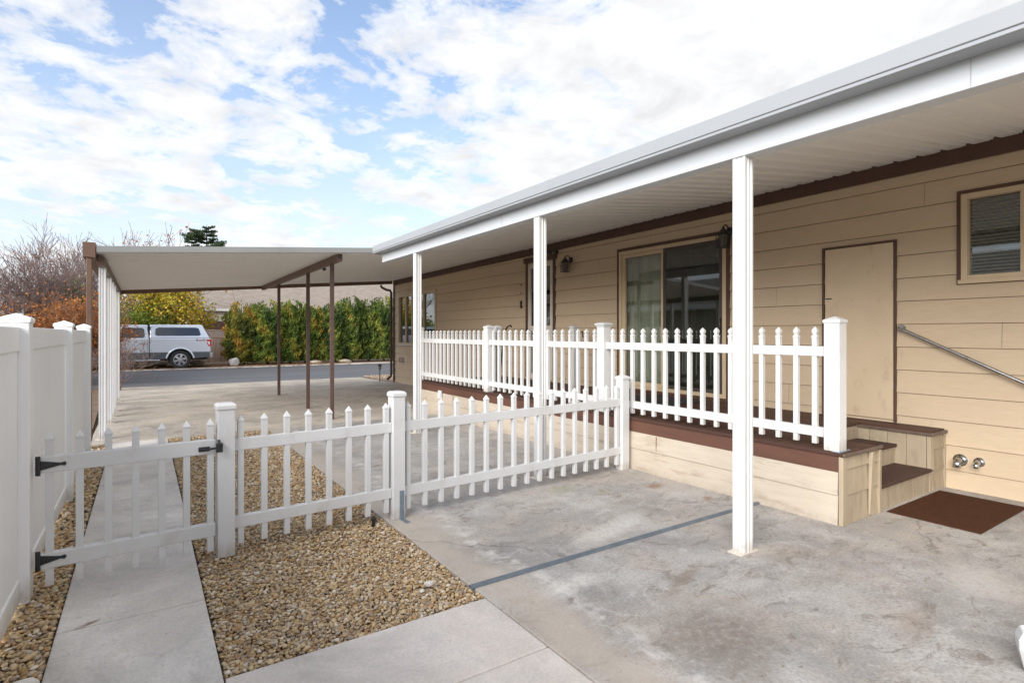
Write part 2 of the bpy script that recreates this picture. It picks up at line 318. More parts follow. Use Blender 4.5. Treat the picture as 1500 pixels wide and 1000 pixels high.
# ------------------------------------------------------------------ setting: ground
def structure(o): o['kind']='structure'; return o
g=MB(); g.add([(-400,-200,-.135),(400,-200,-.135),(400,600,-.135),(-400,600,-.135)],[(0,1,2,3)]); structure(g.build('ground',GROUND))
b=MB(); b.box(-2.2,1.612,-2,9.30,-.10,-.028); structure(b.build('gravel_bed',BED))
def slab(name,x0,x1,y0,y1,m,z=0,bev=.008):
    b=MB(); b.box(x0,x1,y0,y1,-.12,z); return structure(b.build(name,m,bevel=bev))
slab('patio',1.622,6.535,-3,9.294,CONC)
# walkway in cast sections with tooled joints
for k,(a,c) in enumerate([(-1,3.55),(3.556,5.0),(5.006,7.1),(7.106,9.294)]): slab('walkway',-.365,.290,a,c,CONCW,.002)
slab('front_path',.296,1.614,2.106,2.690,CONCF,.001); slab('front_path',.296,1.614,-1,2.10,CONCF,.001)
b=MB()   # driveway falls gently to the street
for (x0,x1) in ((-.62,3.05),(3.056,6.53)):
    for (y0,y1,z0,z1) in ((9.30,14.5,0,0),(14.506,19.70,0,-.09)):
        e=(-.9 if x0<0 and y1>19 else x0)
        b.hexa([(x0,y0,-.14),(x1,y0,-.14),(x1,y1,-.14),(e,y1,-.14),(x0,y0,z0),(x1,y0,z0),(x1,y1,z1),(e,y1,z1)])
structure(b.build('driveway',CONCD,bevel=.006))
b=MB(); b.add([(-60,19.70,-.10),(60,19.70,-.10),(60,28.75,-.10),(-60,27.95,-.10)],[(0,1,2,3)]); structure(b.build('street',ASPH))
b=MB()
b.hexa([(-60,27.95,-.13),(60,28.75,-.13),(60,28.95,-.13),(-60,28.15,-.13),(-60,27.95,-.075),(60,28.75,-.075),(60,28.95,-.06),(-60,28.15,-.06)])
structure(b.build('kerb',CONCF,bevel=.01))
b=MB(); b.add([(-60,28.15,-.068),(60,28.95,-.068),(60,36,.0),(-60,36,.0)],[(0,1,2,3)]); structure(b.build('verge',DIRT))
b=MB(); b.add([(-60,9.2,-.05),(-.63,9.2,-.05),(-.92,19.70,-.11),(-60,19.70,-.11)],[(0,1,2,3)]); structure(b.build('side_yard',DIRT))
b=MB(); b.add([(6.54,16.5,-.03),(30,16.5,-.03),(30,19.70,-.095),(6.54,19.70,-.095)],[(0,1,2,3)]); structure(b.build('corner_yard',DIRT))

# pebbles
def ico(sub):
    import bmesh
    bm=bmesh.new(); bmesh.ops.create_icosphere(bm,subdivisions=sub,radius=1); bm.verts.ensure_lookup_table()
    V=np.array([v.co[:] for v in bm.verts]); F=np.array([[v.index for v in f.verts] for f in bm.faces]); bm.free(); return V,F
def pebbles(name,pts,rad,z,m,sub,label=None):
    V,F=ico(sub); n=len(pts)
    sx=rad*RNG.uniform(.8,1.45,n); sy=rad*RNG.uniform(.7,1.1,n); sz=rad*RNG.uniform(.45,.8,n)
    base=V[None,:,:]*np.stack([sx,sy,sz],1)[:,None,:]
    # lumpy: bulge along random axes
    d=RNG.normal(size=(n,3)); d/=np.linalg.norm(d,axis=1)[:,None]
    base*= (1+.22*np.einsum('kj,ij->ik',V,d)**2*RNG.choice([-1,1],n)[:,None])[:,:,None]
    a=RNG.uniform(0,6.28,n); t=RNG.normal(0,.35,n)
    ca,sa,ct,s_=np.cos(a),np.sin(a),np.cos(t),np.sin(t)
    x,y,zc=base[:,:,0],base[:,:,1],base[:,:,2]
    y2=y*ct[:,None]-zc*s_[:,None]; z2=y*s_[:,None]+zc*ct[:,None]
    X=x*ca[:,None]-y2*sa[:,None]+pts[:,0][:,None]; Y=x*sa[:,None]+y2*ca[:,None]+pts[:,1][:,None]; Z=z2+z[:,None]
    VV=np.stack([X,Y,Z],2).reshape(-1,3); FF=(F[None]+(np.arange(n)*len(V))[:,None,None]).reshape(-1,3)
    return VV,FF,np.repeat(RNG.uniform(0,1,n),len(F))
def scatter(x0,x1,y0,y1,sp):
    nx=max(1,int((x1-x0)/sp)); ny=max(1,int((y1-y0)/sp)); gx_,gy_=np.meshgrid(np.arange(nx),np.arange(ny)); 
    p=np.stack([gx_.ravel(),gy_.ravel()],1)+RNG.uniform(-.45,.45,(nx*ny,2))+.5
    return np.stack([x0+p[:,0]*(x1-x0)/nx,y0+p[:,1]*(y1-y0)/ny],1)
def gravel(name,regs,m,label,zoff=0):
    Vs=[];Fs=[];Rs=[];o=0
    for (x0,x1,y0,y1,sp,rad,sub,layers) in regs:
        for L in range(layers):
            p=scatter(x0+rad*.6,x1-rad*.6,y0+rad*.6,y1-rad*.6,sp*(1 if L==0 else 1.35)); r=np.clip(RNG.lognormal(math.log(rad),.27,len(p)),rad*.5,rad*1.9)
            z=np.full(len(p),-.020+L*.012+zoff)+RNG.uniform(-.004,.006,len(p))
            V,F,Q=pebbles(name,p,r,z,m,sub); Vs.append(V);Fs.append(F+o);Rs.append(Q);o+=len(V)
    ob=npmesh(name,np.concatenate(Vs),np.concatenate(Fs),np.concatenate(Rs),m,smooth=True)
    return tag(ob,label,'gravel',kind='stuff')
gravel('pebble_gravel',[(.296,1.615,2.70,3.9,.0165,.0092,2,2),(.296,1.615,3.9,5.6,.0185,.0105,1,2),(.296,1.615,5.6,9.29,.024,.0130,1,2)],PEB,'tan river pebbles filling the bed between walkway and patio')
gravel('pebble_gravel',[(-.62,-.370,1.5,5.0,.0190,.0106,2,2),(-.62,-.370,5.0,9.28,.027,.014,1,2)],PEB,'narrow strip of river pebbles along the foot of the tall white fence')
gravel('pale_gravel',[(6.6,9.5,16.6,19.6,.06,.03,1,1)],PEBF,'pale gravel patch by the street at the far house corner',-.03)
# leaf litter on the verge and driveway, and flecks on the patio
def litter(name,regs,label,s0=.03):
    b=MB()
    for (x0,x1,y0,y1,n,z,s) in regs:
        for i in range(n):
            x,y=random.uniform(x0,x1),random.uniform(y0,y1); a=random.uniform(0,6.28); l=s*random.uniform(.5,1.3); w=l*random.uniform(.3,.6)
            c,q=math.cos(a),math.sin(a); k=random.uniform(.1,.35)*l; zz_=z(x,y) if callable(z) else z
            b.add([(x-c*l,y-q*l,zz_+k),(x-q*w,y+c*w,zz_+.002),(x+c*l,y+q*l,zz_+k*.7),(x+q*w,y-c*w,zz_+.002)],[(0,1,2,3)],0,random.random())
    return tag(b.build(name,LIT),label,'leaf litter',kind='stuff')
litter('leaf_litter',[(-4,9,28.3,30.6,2600,-.05,.07),(-4,11,27.3,28.3,160,-.095,.05),(-2,9,19.75,20.3,60,-.095,.04),(-3.0,-.95,12,19.6,900,-.06,.05)],'dry orange leaves scattered on the soil under and beside the pickup')
litter('dry_leaf_flecks',[(1.7,6.4,.8,4.2,80,.002,.007),(1.7,4.4,4.4,9,70,.002,.009),(-.3,3.0,9.5,14,45,.002,.014),(-.3,.25,2.9,4,5,.004,.007)],'tiny dry leaf flecks strewn over the patio slab')

# ------------------------------------------------------------------ the house
WX=6.53
def zh(Y): return 3.28-.0095*(Y-2)
def zc(X,Y):
    return 2.885-.079*(3.44-X) if X<3.44 else 2.885+(zh(Y)-2.885)*(X-3.44)/3.09
house=thing('house','tan lap-sided single-storey house with brown trim behind the white railed deck','house',(WX,2,0))
HP=Vector((WX,2,0))
def hb(mb,name,m,parent=house,base=HP,**k):
    o=mb.build(name,m,parent,**k)
    inv=-base
    o.data.transform(Matrix.Translation(inv)); return o
# openings (y0,y1,z0,z1)
WIN_R=(0.93,2.00,2.00,2.825); SLD=(4.56,6.56,.62,2.83); ENT=(8.33,9.16,.60,2.90); WIN_L=(13.40,16.02,1.16,2.66)
OPEN=[WIN_R,SLD,ENT,WIN_L]
P0=.236; Z0=1.597-7*P0   # course lines
def siding(x,y0,y1,z0,z1,opens,out=-1,lap=.019,pitch=P0,zb=Z0,ax='y',mb=None,lap_shade=True):
    b=mb or MB()
    L=[zb+k*pitch for k in range(-2,30)]
    zs=sorted(set([round(q,5) for q in L if z0<q<z1]+[z0,z1]+[q for o in opens for q in o[2:] if z0<q<z1]))
    ys=sorted(set([y0,y1]+[q for o in opens for q in o[:2] if y0<q<y1]))
    def off(z,k): # distance out at height z within course k
        f=(z-(zb+k*pitch))/pitch; return x+out*lap*(1-f)
    def pt(o_,y,z): return (o_,y,z) if ax=='y' else (y,o_,z)
    for a,c in zip(zs,zs[1:]):
        k=math.floor(((a+c)/2-zb)/pitch); lo,hi=off(a,k),off(c,k)
        for p,q in zip(ys,ys[1:]):
            if any(o[0]-1e-6<=p and q<=o[1]+1e-6 and o[2]-1e-6<=a and c<=o[3]+1e-6 for o in opens): continue
            b.add([pt(lo,p,a),pt(lo,q,a),pt(hi,q,c),pt(hi,p,c)],[(0,1,2,3)])
            if lap_shade and abs(c-(zb+(k+1)*pitch))<1e-4:
                e=out*.0012; b.add([pt(hi-out*.0+e,p,c-.006),pt(hi+e,q,c-.006),pt(hi+e,q,c-.0002),pt(hi+e,p,c-.0002)],[(0,1,2,3)],1)  # dark strip paints the shadow line below the next lap
            if abs(a-(zb+k*pitch))<1e-4: b.add([pt(x+out*.0,p,a),pt(x+out*.0,q,a),pt(lo,q,a),pt(lo,p,a)],[(0,1,2,3)])
    return b
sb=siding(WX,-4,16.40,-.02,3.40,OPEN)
# butt joints between boards (joint strips in the same mesh)
for (y,k) in [(3.86,8),(7.05,11),(2.3,12),(5.9,12),(11.8,9),(10.4,11),(12.6,5),(8.0,11),(1.7,6),(0.9,8),(3.7,3),(7.4,7),(11.0,6),(2.45,1),(4.2,10),(10.0,8)]:
    z=Z0+k*P0; o0=WX-.0195; sb.add([(o0,y,z+.002),(o0,y+.003,z+.002),(o0+.016,y+.003,z+P0-.002),(o0+.016,y,z+P0-.002)],[(0,1,2,3)],1)
wall=hb(sb,'wall',[SID,SEAM_LAPSHADE])
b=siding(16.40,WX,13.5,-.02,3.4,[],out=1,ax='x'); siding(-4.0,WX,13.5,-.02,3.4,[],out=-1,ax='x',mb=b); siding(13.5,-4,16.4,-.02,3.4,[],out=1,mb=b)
hb(b,'outer_wall',[SIDX,SEAM_LAPSHADE])
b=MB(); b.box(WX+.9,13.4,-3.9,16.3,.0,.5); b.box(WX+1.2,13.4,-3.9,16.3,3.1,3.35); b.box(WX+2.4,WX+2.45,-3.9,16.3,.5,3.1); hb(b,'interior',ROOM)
# roof: shallow gable set back above the patio cover
b=MB(); b.prism([(WX-.02,3.42),(10.0,4.45),(13.9,3.36),(13.9,3.28),(10.0,4.35),(WX-.02,3.30)],'y',-4.3,16.6); hb(b,'roof',SHINGD)
b=MB(); b.hexa([(WX-.032,-4,zh(-4)-.15),(WX,-4,zh(-4)-.15),(WX,16.43,zh(16.4)-.15),(WX-.032,16.43,zh(16.4)-.15),(WX-.032,-4,zh(-4)+.06),(WX,-4,zh(-4)+.06),(WX,16.43,zh(16.4)+.06),(WX-.032,16.43,zh(16.4)+.06)])
hb(b,'frieze_board',BROWN,bevel=.003)
b=MB(); b.box(WX-.03,WX+.09,16.40,16.43,0,3.2); b.box(WX-.03,WX-.014,16.31,16.405,0,3.0); hb(b,'corner_trim',BROWN)
# downspout with elbow at the far corner
b=MB(); b.tube([(WX-.36,16.62,3.0),(WX-.33,16.6,2.93),(WX-.2,16.55,2.86),(WX-.1,16.5,2.84),(WX-.06,16.5,2.78),(WX-.06,16.5,.25),(WX-.08,16.5,.15),(WX-.2,16.5,.06)],.038,8); hb(b,'downspout',BROWN)
def frame(mb,y0,y1,z0,z1,w,x0,x1,wb=None):
    """picture frame of four members, butted"""
    wb=wb or w
    mb.box(x0,x1,y0,y0+w,z0,z1); mb.box(x0,x1,y1-w,y1,z0,z1); mb.box(x0,x1,y0+w,y1-w,z1-w,z1); mb.box(x0,x1,y0+w,y1-w,z0,z0+wb)
def part(name,mb,m,parent,**k): return hb(mb,name,m,parent,**k)
def sub(name,label=None,parent=house):
    pass
# right window: brown casing, beige frame, sliding sash with blinds
def window(y0,y1,z0,z1,mull,blind,casing=.035,frw=.05,gl=GLASS,cas=BROWN):
    b=MB(); frame(b,y0-casing,y1+casing,z0-casing,z1+casing,casing,WX-.030,WX+.02); w=part('window',b,cas,house,bevel=.003)
    b=MB(); frame(b,y0,y1,z0,z1,frw,WX-.038,WX+.06)
    for q in mull: b.box(WX-.030,WX+.055,q-.022,q+.022,z0+frw,z1-frw)
    part('frame',b,BEIGET,w,bevel=.004)
    b=MB(); ys=[y0+frw]+list(mull)+[y1-frw]
    for i,(p,q) in enumerate(zip(ys,ys[1:])):
        p2=p+(.022 if i else 0); q2=q-(.022 if i<len(ys)-2 else 0)
        b.box(WX+.018+.012*(i%2),WX+.022+.012*(i%2),p2,q2,z0+frw,z1-frw)
        frame(b,p2+.001,q2-.001,z0+frw+.001,z1-frw-.001,.020,WX+.005+.012*(i%2),WX+.017+.012*(i%2)) if False else None
    part('pane',b,gl,w)
    if blind=='h':
        b=MB(); z=z0+.03
        while z<z1-.03: b.hexa([(WX+.075,y0+.02,z),(WX+.10,y0+.02,z+.015),(WX+.10,y1-.02,z+.015),(WX+.075,y1-.02,z),(WX+.075,y0+.02,z+.002),(WX+.10,y0+.02,z+.017),(WX+.10,y1-.02,z+.017),(WX+.075,y1-.02,z+.002)]); z+=.032
        part('blind',b,BLIND,w)
    if blind=='c':
        b=MB(); n=60; pts=[(y1-.05-i*(.75)/n, WX+.10+.02*math.sin(i*.9)) for i in range(n)]
        for (a,c),(d,e) in zip(pts,pts[1:]): b.add([(c,a,z0),(e,d,z0),(e,d,z1),(c,a,z1)],[(0,1,2,3)])
        part('curtain',b,ROOMC,w,smooth=True)
    b=MB(); b.box(WX-.055,WX-.0381,y0-.02,y1+.02,z0-.03,z0+.008); part('sill',b,BEIGET if cas is BROWN else CREAM,w,bevel=.004)
    return w
window(*WIN_R,[1.55],'h')
BT=BEIGET
window(*WIN_L,[14.2,15.0,15.45],'c',casing=.02,frw=.06,gl=GLASSD,cas=BEIGET)
# sliding patio door
y0,y1,z0,z1=SLD
b=MB(); frame(b,y0-.05,y1+.05,z0-.045,z1+.05,.05,WX-.030,WX+.02,.045); sd=part('sliding_door',b,BROWN,house,bevel=.003)
b=MB(); frame(b,y0,y1,z0,z1,.055,WX-.036,WX+.10); part('frame',b,BEIGET,sd,bevel=.004)
ym=(y0+y1)/2+.10
b=MB(); frame(b,ym-.02,y1-.056,z0+.056,z1-.056,.055,WX-.012,WX+.04); fx=part('fixed_sash',b,BEIGET,sd,bevel=.003)
b=MB(); b.box(WX+.018,WX+.022,ym+.035,y1-.111,z0+.111,z1-.111); part('pane',b,GLASS,fx)
b=MB(); frame(b,y0+.056,ym-.022,z0+.056,z1-.056,.05,WX-.030,WX-.008); scr=part('screen_sash',b,mat('bronze_frame',(.07,.055,.045),None,1,.5),sd,bevel=.003)
b=MB(); b.box(WX-.021,WX-.018,y0+.106,ym-.072,z0+.106,z1-.106); part('pane',b,SCREEN,scr)
b=MB(); b.tube([(WX-.032,y0+.08,1.50),(WX-.055,y0+.08,1.54),(WX-.055,y0+.08,1.66),(WX-.032,y0+.08,1.70)],.012,8); part('handle',b,BLACKP,scr,smooth=True)
b=MB(); n=27
for i in range(n):
    y=y0+.08+i*(y1-y0-.16)/(n-1); a=R(-6+30*math.sin(i*2.3)+(14 if i%2 else -10)); w=.043
    b.hexa([(WX+.14-w*math.sin(a),y-w*math.cos(a),z0+.08),(WX+.14+w*math.sin(a),y+w*math.cos(a),z0+.08),(WX+.143+w*math.sin(a),y+w*math.cos(a),z0+.08),(WX+.143-w*math.sin(a),y-w*math.cos(a),z0+.08),
            (WX+.14-w*math.sin(a),y-w*math.cos(a),z1-.1),(WX+.14+w*math.sin(a),y+w*math.cos(a),z1-.1),(WX+.143+w*math.sin(a),y+w*math.cos(a),z1-.1),(WX+.143-w*math.sin(a),y-w*math.cos(a),z1-.1)])
part('vertical_blind',b,BLIND,sd)
# entry door with half glass and storm frame
y0,y1,z0,z1=ENT
b=MB(); b.box(WX-.032,WX+.02,y0-.07,y0,z0,z1+.02); b.box(WX-.032,WX+.02,y1,y1+.07,z0,z1+.02); b.box(WX-.055,WX+.02,y0-.11,y1+.11,z1+.02,z1+.12); ed=part('entry_door',b,BROWN,house,bevel=.003)
b=MB(); W=.095; frame(b,y0,y1,z0,z1,W,WX-.02,WX+.03); b.box(WX-.02,WX+.03,y0+W,y1-W,z0+.95,z0+1.05); part('storm_frame',b,CREAM,ed,bevel=.004)
b=MB(); b.box(WX+.004,WX+.008,y0+W,y1-W,z0+W,z0+.95); b.box(WX+.004,WX+.008,y0+W,y1-W,z0+1.05,z1-W); part('pane',b,GLASSD,ed)
b=MB(); b.box(WX+.07,WX+.11,y0,y1,z0,z0+1.0); b.box(WX+.07,WX+.11,y0,y0+.06,z0+1.0,z1-.35); b.box(WX+.07,WX+.11,y0,y1,z1-.35,z1); part('door_leaf',b,mat('inner_door',(.28,.17,.12),None,1,.5),ed)
b=MB(); b.sq(0,0,[(.022,0),(.022,.03),(.03,.045),(.03,.07),(.016,.085)],seg=12); b.xf(Matrix.Translation((WX-.02,y1-.05,1.56))@Matrix.Rotation(R(-90),4,'Y')); b.box(WX-.028,WX-.019,y1-.075,y1-.025,1.44,1.52); part('handle',b,BLACK,ed,smooth=False)
# doorbell and small sensors left of the door
b=MB(); b.box(WX-.035,WX-.010,9.375,9.425,2.02,2.17); part('doorbell',b,BLACKP,house,bevel=.004)
for z in (2.33,2.50):
    b=MB(); b.tube([(WX-.03,9.40,z),(WX+.0,9.40,z)],.014,8); part('hook',b,BLACK,house)
# storage door: flat painted panel in the wall
b=MB(); b.box(WX-.030,WX-.008,3.275,3.30,.575,2.475); b.box(WX-.030,WX-.008,2.545,2.570,.575,2.475); b.box(WX-.030,WX-.008,2.57,3.275,2.452,2.475); st=part('storage_door',b,BROWN,house,bevel=.002)
b=MB(); b.box(WX-.034,WX-.016,2.574,3.262,.60,2.448); part('panel',b,DOORP,st,bevel=.003)
for z in (.95,2.25):
    b=MB(); b.tube([(WX-.038,2.578,z-.03),(WX-.038,2.578,z+.03)],.006,6); part('hinge',b,CREAM,st)
b=MB(); b.box(WX-.040,WX-.0345,3.19,3.255,1.885,1.897); part('latch',b,BLACK,st)
# low vent, pipes
b=MB(); frame(b,15.6,15.95,.62,.76,.015,WX-.03,WX-.012)
for i in range(5): b.box(WX-.026,WX-.013,15.615,15.935,.64+i*.022,.65+i*.022)
part('wall_vent',b,mat('vent_tan',(.3,.24,.18),None,1,.6),house)
for i,(y,z,r) in enumerate(((2.01,.285,.040),(1.865,.292,.030))):
    b=MB(); b.tube([(WX-.018,y,z),(WX-.012,y,z)],r*1.45,16); b.tube([(WX-.01,y,z),(WX-.06,y,z),(WX-.085,y,z-.006),(WX-.10,y,z-.022),(WX-.105,y,z-.06+.012*i)],r*.78,14)
    part('overflow_pipe',b,CHROME if i==0 else [CHROME],house,smooth=True)
# conduit at the deck skirt belongs to the deck

# ------------------------------------------------------------------ wall lanterns, camera, handrail
def lantern(y,z,label):
    t=thing('wall_lantern',label,'lamp',(WX-.014,y,z),0,'black caged lanterns on the house wall')
    b=MB(); b.sq(0,0,[(.055,0),(.055,.012),(.035,.025)],seg=16); b.xf(Matrix.Translation((0,0,.06))@Matrix.Rotation(R(-90),4,'Y')); b.build('backplate',BLACK,t,bevel=.002)
    b=MB(); b.tube([(-.02,0,.06),(-.05,0,.12),(-.10,0,.14),(-.14,0,.11),(-.145,0,.08)],.009,8); b.build('arm',BLACK,t,smooth=True)
    b=MB(); b.sq(-.145,0,[(.012,.105),(.018,.08),(.05,.045),(.078,.015),(.082,.0),(.076,-.004)],seg=8); b.build('cap',BLACK,t)
    b=MB()
    for sx in (-1,1):
        for sy in (-1,1):
            b.hexa([(-.145+sx*.066-.004,sy*.066-.004,-.006),(-.145+sx*.066+.004,sy*.066-.004,-.006),(-.145+sx*.066+.004,sy*.066+.004,-.006),(-.145+sx*.066-.004,sy*.066+.004,-.006)][:0] or
             [(-.145+sx*.052-.004,sy*.052-.004,-.16),(-.145+sx*.052+.004,sy*.052-.004,-.16),(-.145+sx*.052+.004,sy*.052+.004,-.16),(-.145+sx*.052-.004,sy*.052+.004,-.16),
              (-.145+sx*.066-.004,sy*.066-.004,-.002),(-.145+sx*.066+.004,sy*.066-.004,-.002),(-.145+sx*.066+.004,sy*.066+.004,-.002),(-.145+sx*.066-.004,sy*.066+.004,-.002)])
    # scroll grilles on the four sides
    for s in (-1,1):
        for k in (-1,0,1):
            b.tube([(-.145+s*.053,k*.022,-.15),(-.145+s*.060,k*.022,-.075),(-.145+s*.064,k*.026,-.01)],.0028,5)
            b.tube([(-.145+k*.022,s*.053,-.15),(-.145+k*.022,s*.060,-.075),(-.145+k*.026,s*.064,-.01)],.0028,5)
        for zq in (-.05,-.10):
            b.tube([(-.145+s*.059,-.055,zq),(-.145+s*.059,.055,zq)],.0028,5); b.tube([(-.145-.055,s*.059,zq),(-.145+.055,s*.059,zq)],.0028,5)
    b.build('cage',BLACK,t)
    b=MB(); b.sq(-.145,0,[(.055,-.172),(.060,-.165),(.058,-.158)],seg=4); b.build('base_ring',BLACK,t)
    b=MB(); b.sq(-.145,0,[(.040,-.156),(.052,-.004)],seg=12); b.build('glass',LGLASS,t)
lantern(7.80,2.78,'black caged lantern on the tan siding right of the entry door')
lantern(4.51,2.80,'black caged lantern by the sliding door, half hidden behind the nearest patio post')
t=thing('security_camera','small black twin-head camera above the corner of the entry door','camera',(WX-.014,8.22,3.04))
b=MB(); b.box(-.05,0,-.04,.04,-.04,.03); b.build('mount',BLACKP,t,bevel=.006)
for s,(a,e) in enumerate(((-.10,-.07),(.08,-.03))):
    b=MB(); b.tube([(-.05,0,0),(-.09,a*.5,0)],.010,8); b.tube([(-.08,a*.6,.0),(-.17,a*1.5,-.01)],[.030,.036],12); b.build('lamp_head',BLACKP,t,smooth=False)
t=thing('handrail','slanting round steel handrail on the wall beside the storage door','handrail',(WX-.014,2.5,1.55))
b=MB(); b.tube([(-.02,.0,.0),(-.075,.0,.0),(-.085,-.02,-.005),(-.085,-.1,-.045),(-.085,-1.75,-.885),(-.085,-1.80,-.91),(-.06,-1.82,-.92),(-.0,-1.82,-.92)],.017,12); b.build('rail',CHROME,t,smooth=True)
for (yy,z) in ((0,0),(-1.82,-.92)):
    b=MB(); b.tube([(-.012,yy,z),(-.0,yy,z)],.038,16); b.tube([(-.013,yy+.022,z+.012),(-.016,yy+.022,z+.012)],.006,6); b.build('wall_flange',CHROME,t)

# ------------------------------------------------------------------ patio cover
pc=thing('patio_cover','long white aluminium patio cover with fluted posts over the deck','patio cover',(3.44,2.28,0))
PB=Vector((3.44,2.28,0))
def pp(name,mb,m,parent=pc,**k): return hb(mb,name,m,parent,PB,**k)
def pan(y0,y1,x0,x1,zf,thick=.05,nx=6,step=.203):
    """W-pan roof sheets: ribs run across, from the beam to the wall"""
    b=MB(); xs=[x0+(x1-x0)*i/nx for i in range(nx+1)]
    if x0<3.44<x1: xs=sorted(set(xs+[3.44]))
    prof=[]; y=y0
    while y<y1-.02:
        for dy,dz in ((0,0),(.006,.010),(.013,.010),(.019,0),(.140,0),(.168,.030),(.186,.030)):
            if y+dy<y1: prof.append((y+dy,dz))
        y+=step
    prof.append((y1,0))
    n=len(prof)
    for x in xs: b.v += [(x,p,zf(x,p)+d) for p,d in prof]
    for i in range(len(xs)-1):
        for j in range(n-1): b.f.append((i*n+j,(i+1)*n+j,(i+1)*n+j+1,i*n+j+1)); b.m.append(0); b.a.append(.5)
    # top skin
    o=len(b.v)
    for x in xs: b.v += [(x,y0,zf(x,y0)+thick),(x,y1,zf(x,y1)+thick)]
    for i in range(len(xs)-1): b.f.append((o+2*i,o+2*i+1,o+2*i+3,o+2*i+2)); b.m.append(1); b.a.append(.5)
    return b
pp('roof_pan',pan(-2.5,9.12,3.30,WX-.034,zc,.075),[PAN,ALU])
b=MB()
for (a,c) in ((3.29,3.44),(3.44,WX-.035)): b.hexa([(a,9.10,zc(a,9.1)-.008),(c,9.10,zc(c,9.1)-.008),(c,9.20,zc(c,9.1)-.008),(a,9.20,zc(a,9.1)-.008),(a,9.10,zc(a,9.1)+.06),(c,9.10,zc(c,9.1)+.06),(c,9.20,zc(c,9.1)+.06),(a,9.20,zc(a,9.1)+.06)])
pp('flashing',b,PAN)
b=MB(); b.box(3.385,3.50,-2.5,9.05,2.705,2.868); pp('beam',b,ALU,bevel=.005)
b=MB()  # extruded gutter fascia with a lip
b.prism([(3.245,2.975),(3.262,2.985),(3.32,2.985),(3.32,2.965),(3.270,2.965),(3.270,2.862),(3.384,2.862),(3.384,2.850),(3.262,2.850),(3.250,2.855),(3.250,2.872),(3.256,2.875),(3.245,2.880)],'y',-2.55,9.14)
pp('gutter_fascia',b,ALUG,bevel=.002)
b=MB(); b.box(3.2432,3.2448,4.205,4.222,2.885,2.972); pp('joint_cover',b,ALUG)
for q in (5.27,1.0):
    b=MB(); b.box(3.3825,3.3845,q,q+.003,2.71,2.85); pp('beam_seam',b,ALUG)
def fluted(h,w=.047):
    b=MB(); g=.007; q=[-w,-w*.62,-w*.50,-w*.16,-w*.05,w*.05,w*.16,w*.50,w*.62,w]; dz=[0,0,g,g,0,0,g,g,0,0]
    pts=[(a,-w+d) for a,d in zip(q,dz)][:-1]+[(w-d,a) for a,d in zip(q,dz)][:-1]+[(-a,w-d) for a,d in zip(q,dz)][:-1]+[(-w+d,-a) for a,d in zip(q,dz)][:-1]
    b.prism(pts,'z',0.004,h); return b
fp=fluted(2.705); post=fp.build('post',VINYL,pc); post.location=(0,0,0)
bp_=MB(); bp_.box(-.10,.10,-.052,.052,0,.006); bp_.tube([(-.08,0,.006),(-.08,0,.014)],.009,6); bp_.tube([(.08,0,.006),(.08,0,.014)],.009,6); bpl=bp_.build('base_plate',CREAM,post,bevel=.001)
for yy in (4.62,7.72,-1.2):
    c=copy_part(post,pc,(0,yy-2.28,0)); copy_part(bpl,c,(0,0,0))

# ------------------------------------------------------------------ carport
cp=thing('carport','flat carport with pale ribbed ceiling and brown posts over the driveway','carport',(2.74,9.6,0)); CB=Vector((2.74,9.6,0))
def cpp(name,mb,m,parent=cp,**k): return hb(mb,name,m,parent,CB,**k)
zk=lambda X,Y: zc(X,Y)-.004*(Y-9.2)*(1 if X<3.4 else 0)
cpp('roof_pan',pan(9.16,16.45,-.52,WX-.034,zk,.07,nx=10),[PAN,ALU])
b=MB(); b.hexa([(-.52,9.13,zk(-.52,9.2)+.0),(3.27,9.13,zk(3.27,9.2)),(3.27,9.158,zk(3.27,9.2)),(-.52,9.158,zk(-.52,9.2)),(-.52,9.13,zk(-.52,9.2)+.085),(3.27,9.13,zk(3.27,9.2)+.085),(3.27,9.158,zk(3.27,9.2)+.085),(-.52,9.158,zk(-.52,9.2)+.085)]); cpp('front_edge',b,PANE,bevel=.003)
b=MB()
for (a,c) in ((-.52,3.44),(3.44,WX-.03)): b.hexa([(a,16.46,zk(a,16.4)-.10),(c,16.46,zk(c,16.4)-.10),(c,16.50,zk(c,16.4)-.10),(a,16.50,zk(a,16.4)-.10),(a,16.46,zk(a,16.4)+.06),(c,16.46,zk(c,16.4)+.06),(c,16.50,zk(c,16.4)+.06),(a,16.50,zk(a,16.4)+.06)])
cpp('rear_fascia',b,BROWNG,bevel=.003)
b=MB(); b.box(-.665,-.525,9.12,16.5,2.50,2.70); cpp('side_gutter',b,BROWNG,bevel=.006)
b=MB(); b.box(-.520,-.44,9.35,16.44,2.425,2.545); cpp('side_beam',b,BROWNG,bevel=.004)
b=MB(); b.hexa([(2.70,9.28,2.705),(2.78,9.28,2.705),(2.78,16.44,2.685),(2.70,16.44,2.685),(2.70,9.28,2.826),(2.78,9.28,2.826),(2.78,16.44,2.798),(2.70,16.44,2.798)]); mb_=cpp('centre_beam',b,BROWNG,bevel=.004)
b=MB()
for (a,c) in ((2.715,2.725),(2.755,2.765)): b.box(a,c,9.274,9.279,2.72,2.815)
b.box(2.725,2.755,9.274,9.279,2.76,2.775); cpp('end_slot',b,BLACK,mb_)
b=MB(); b.box(2.765,2.80,10.35,10.47,2.66,2.70); cpp('bracket',b,BLACK,mb_)
b=MB(); b.sq(0,0,[(.031,0.0),(.031,2.70)]); p=b.build('centre_post',BROWNP,cp,bevel=.004); p.location=(0,.16,0)
for yy in (11.45,14.30): copy_part(p,cp,(0,yy-9.6,0))
fw=fluted(2.425,.042); p=fw.build('side_post',VINYL,cp); p.location=(-.48-2.74,.1,0)
b2=MB(); b2.box(-.08,.08,-.045,.045,-.004,.008); q=b2.build('base_plate',CREAM,p)
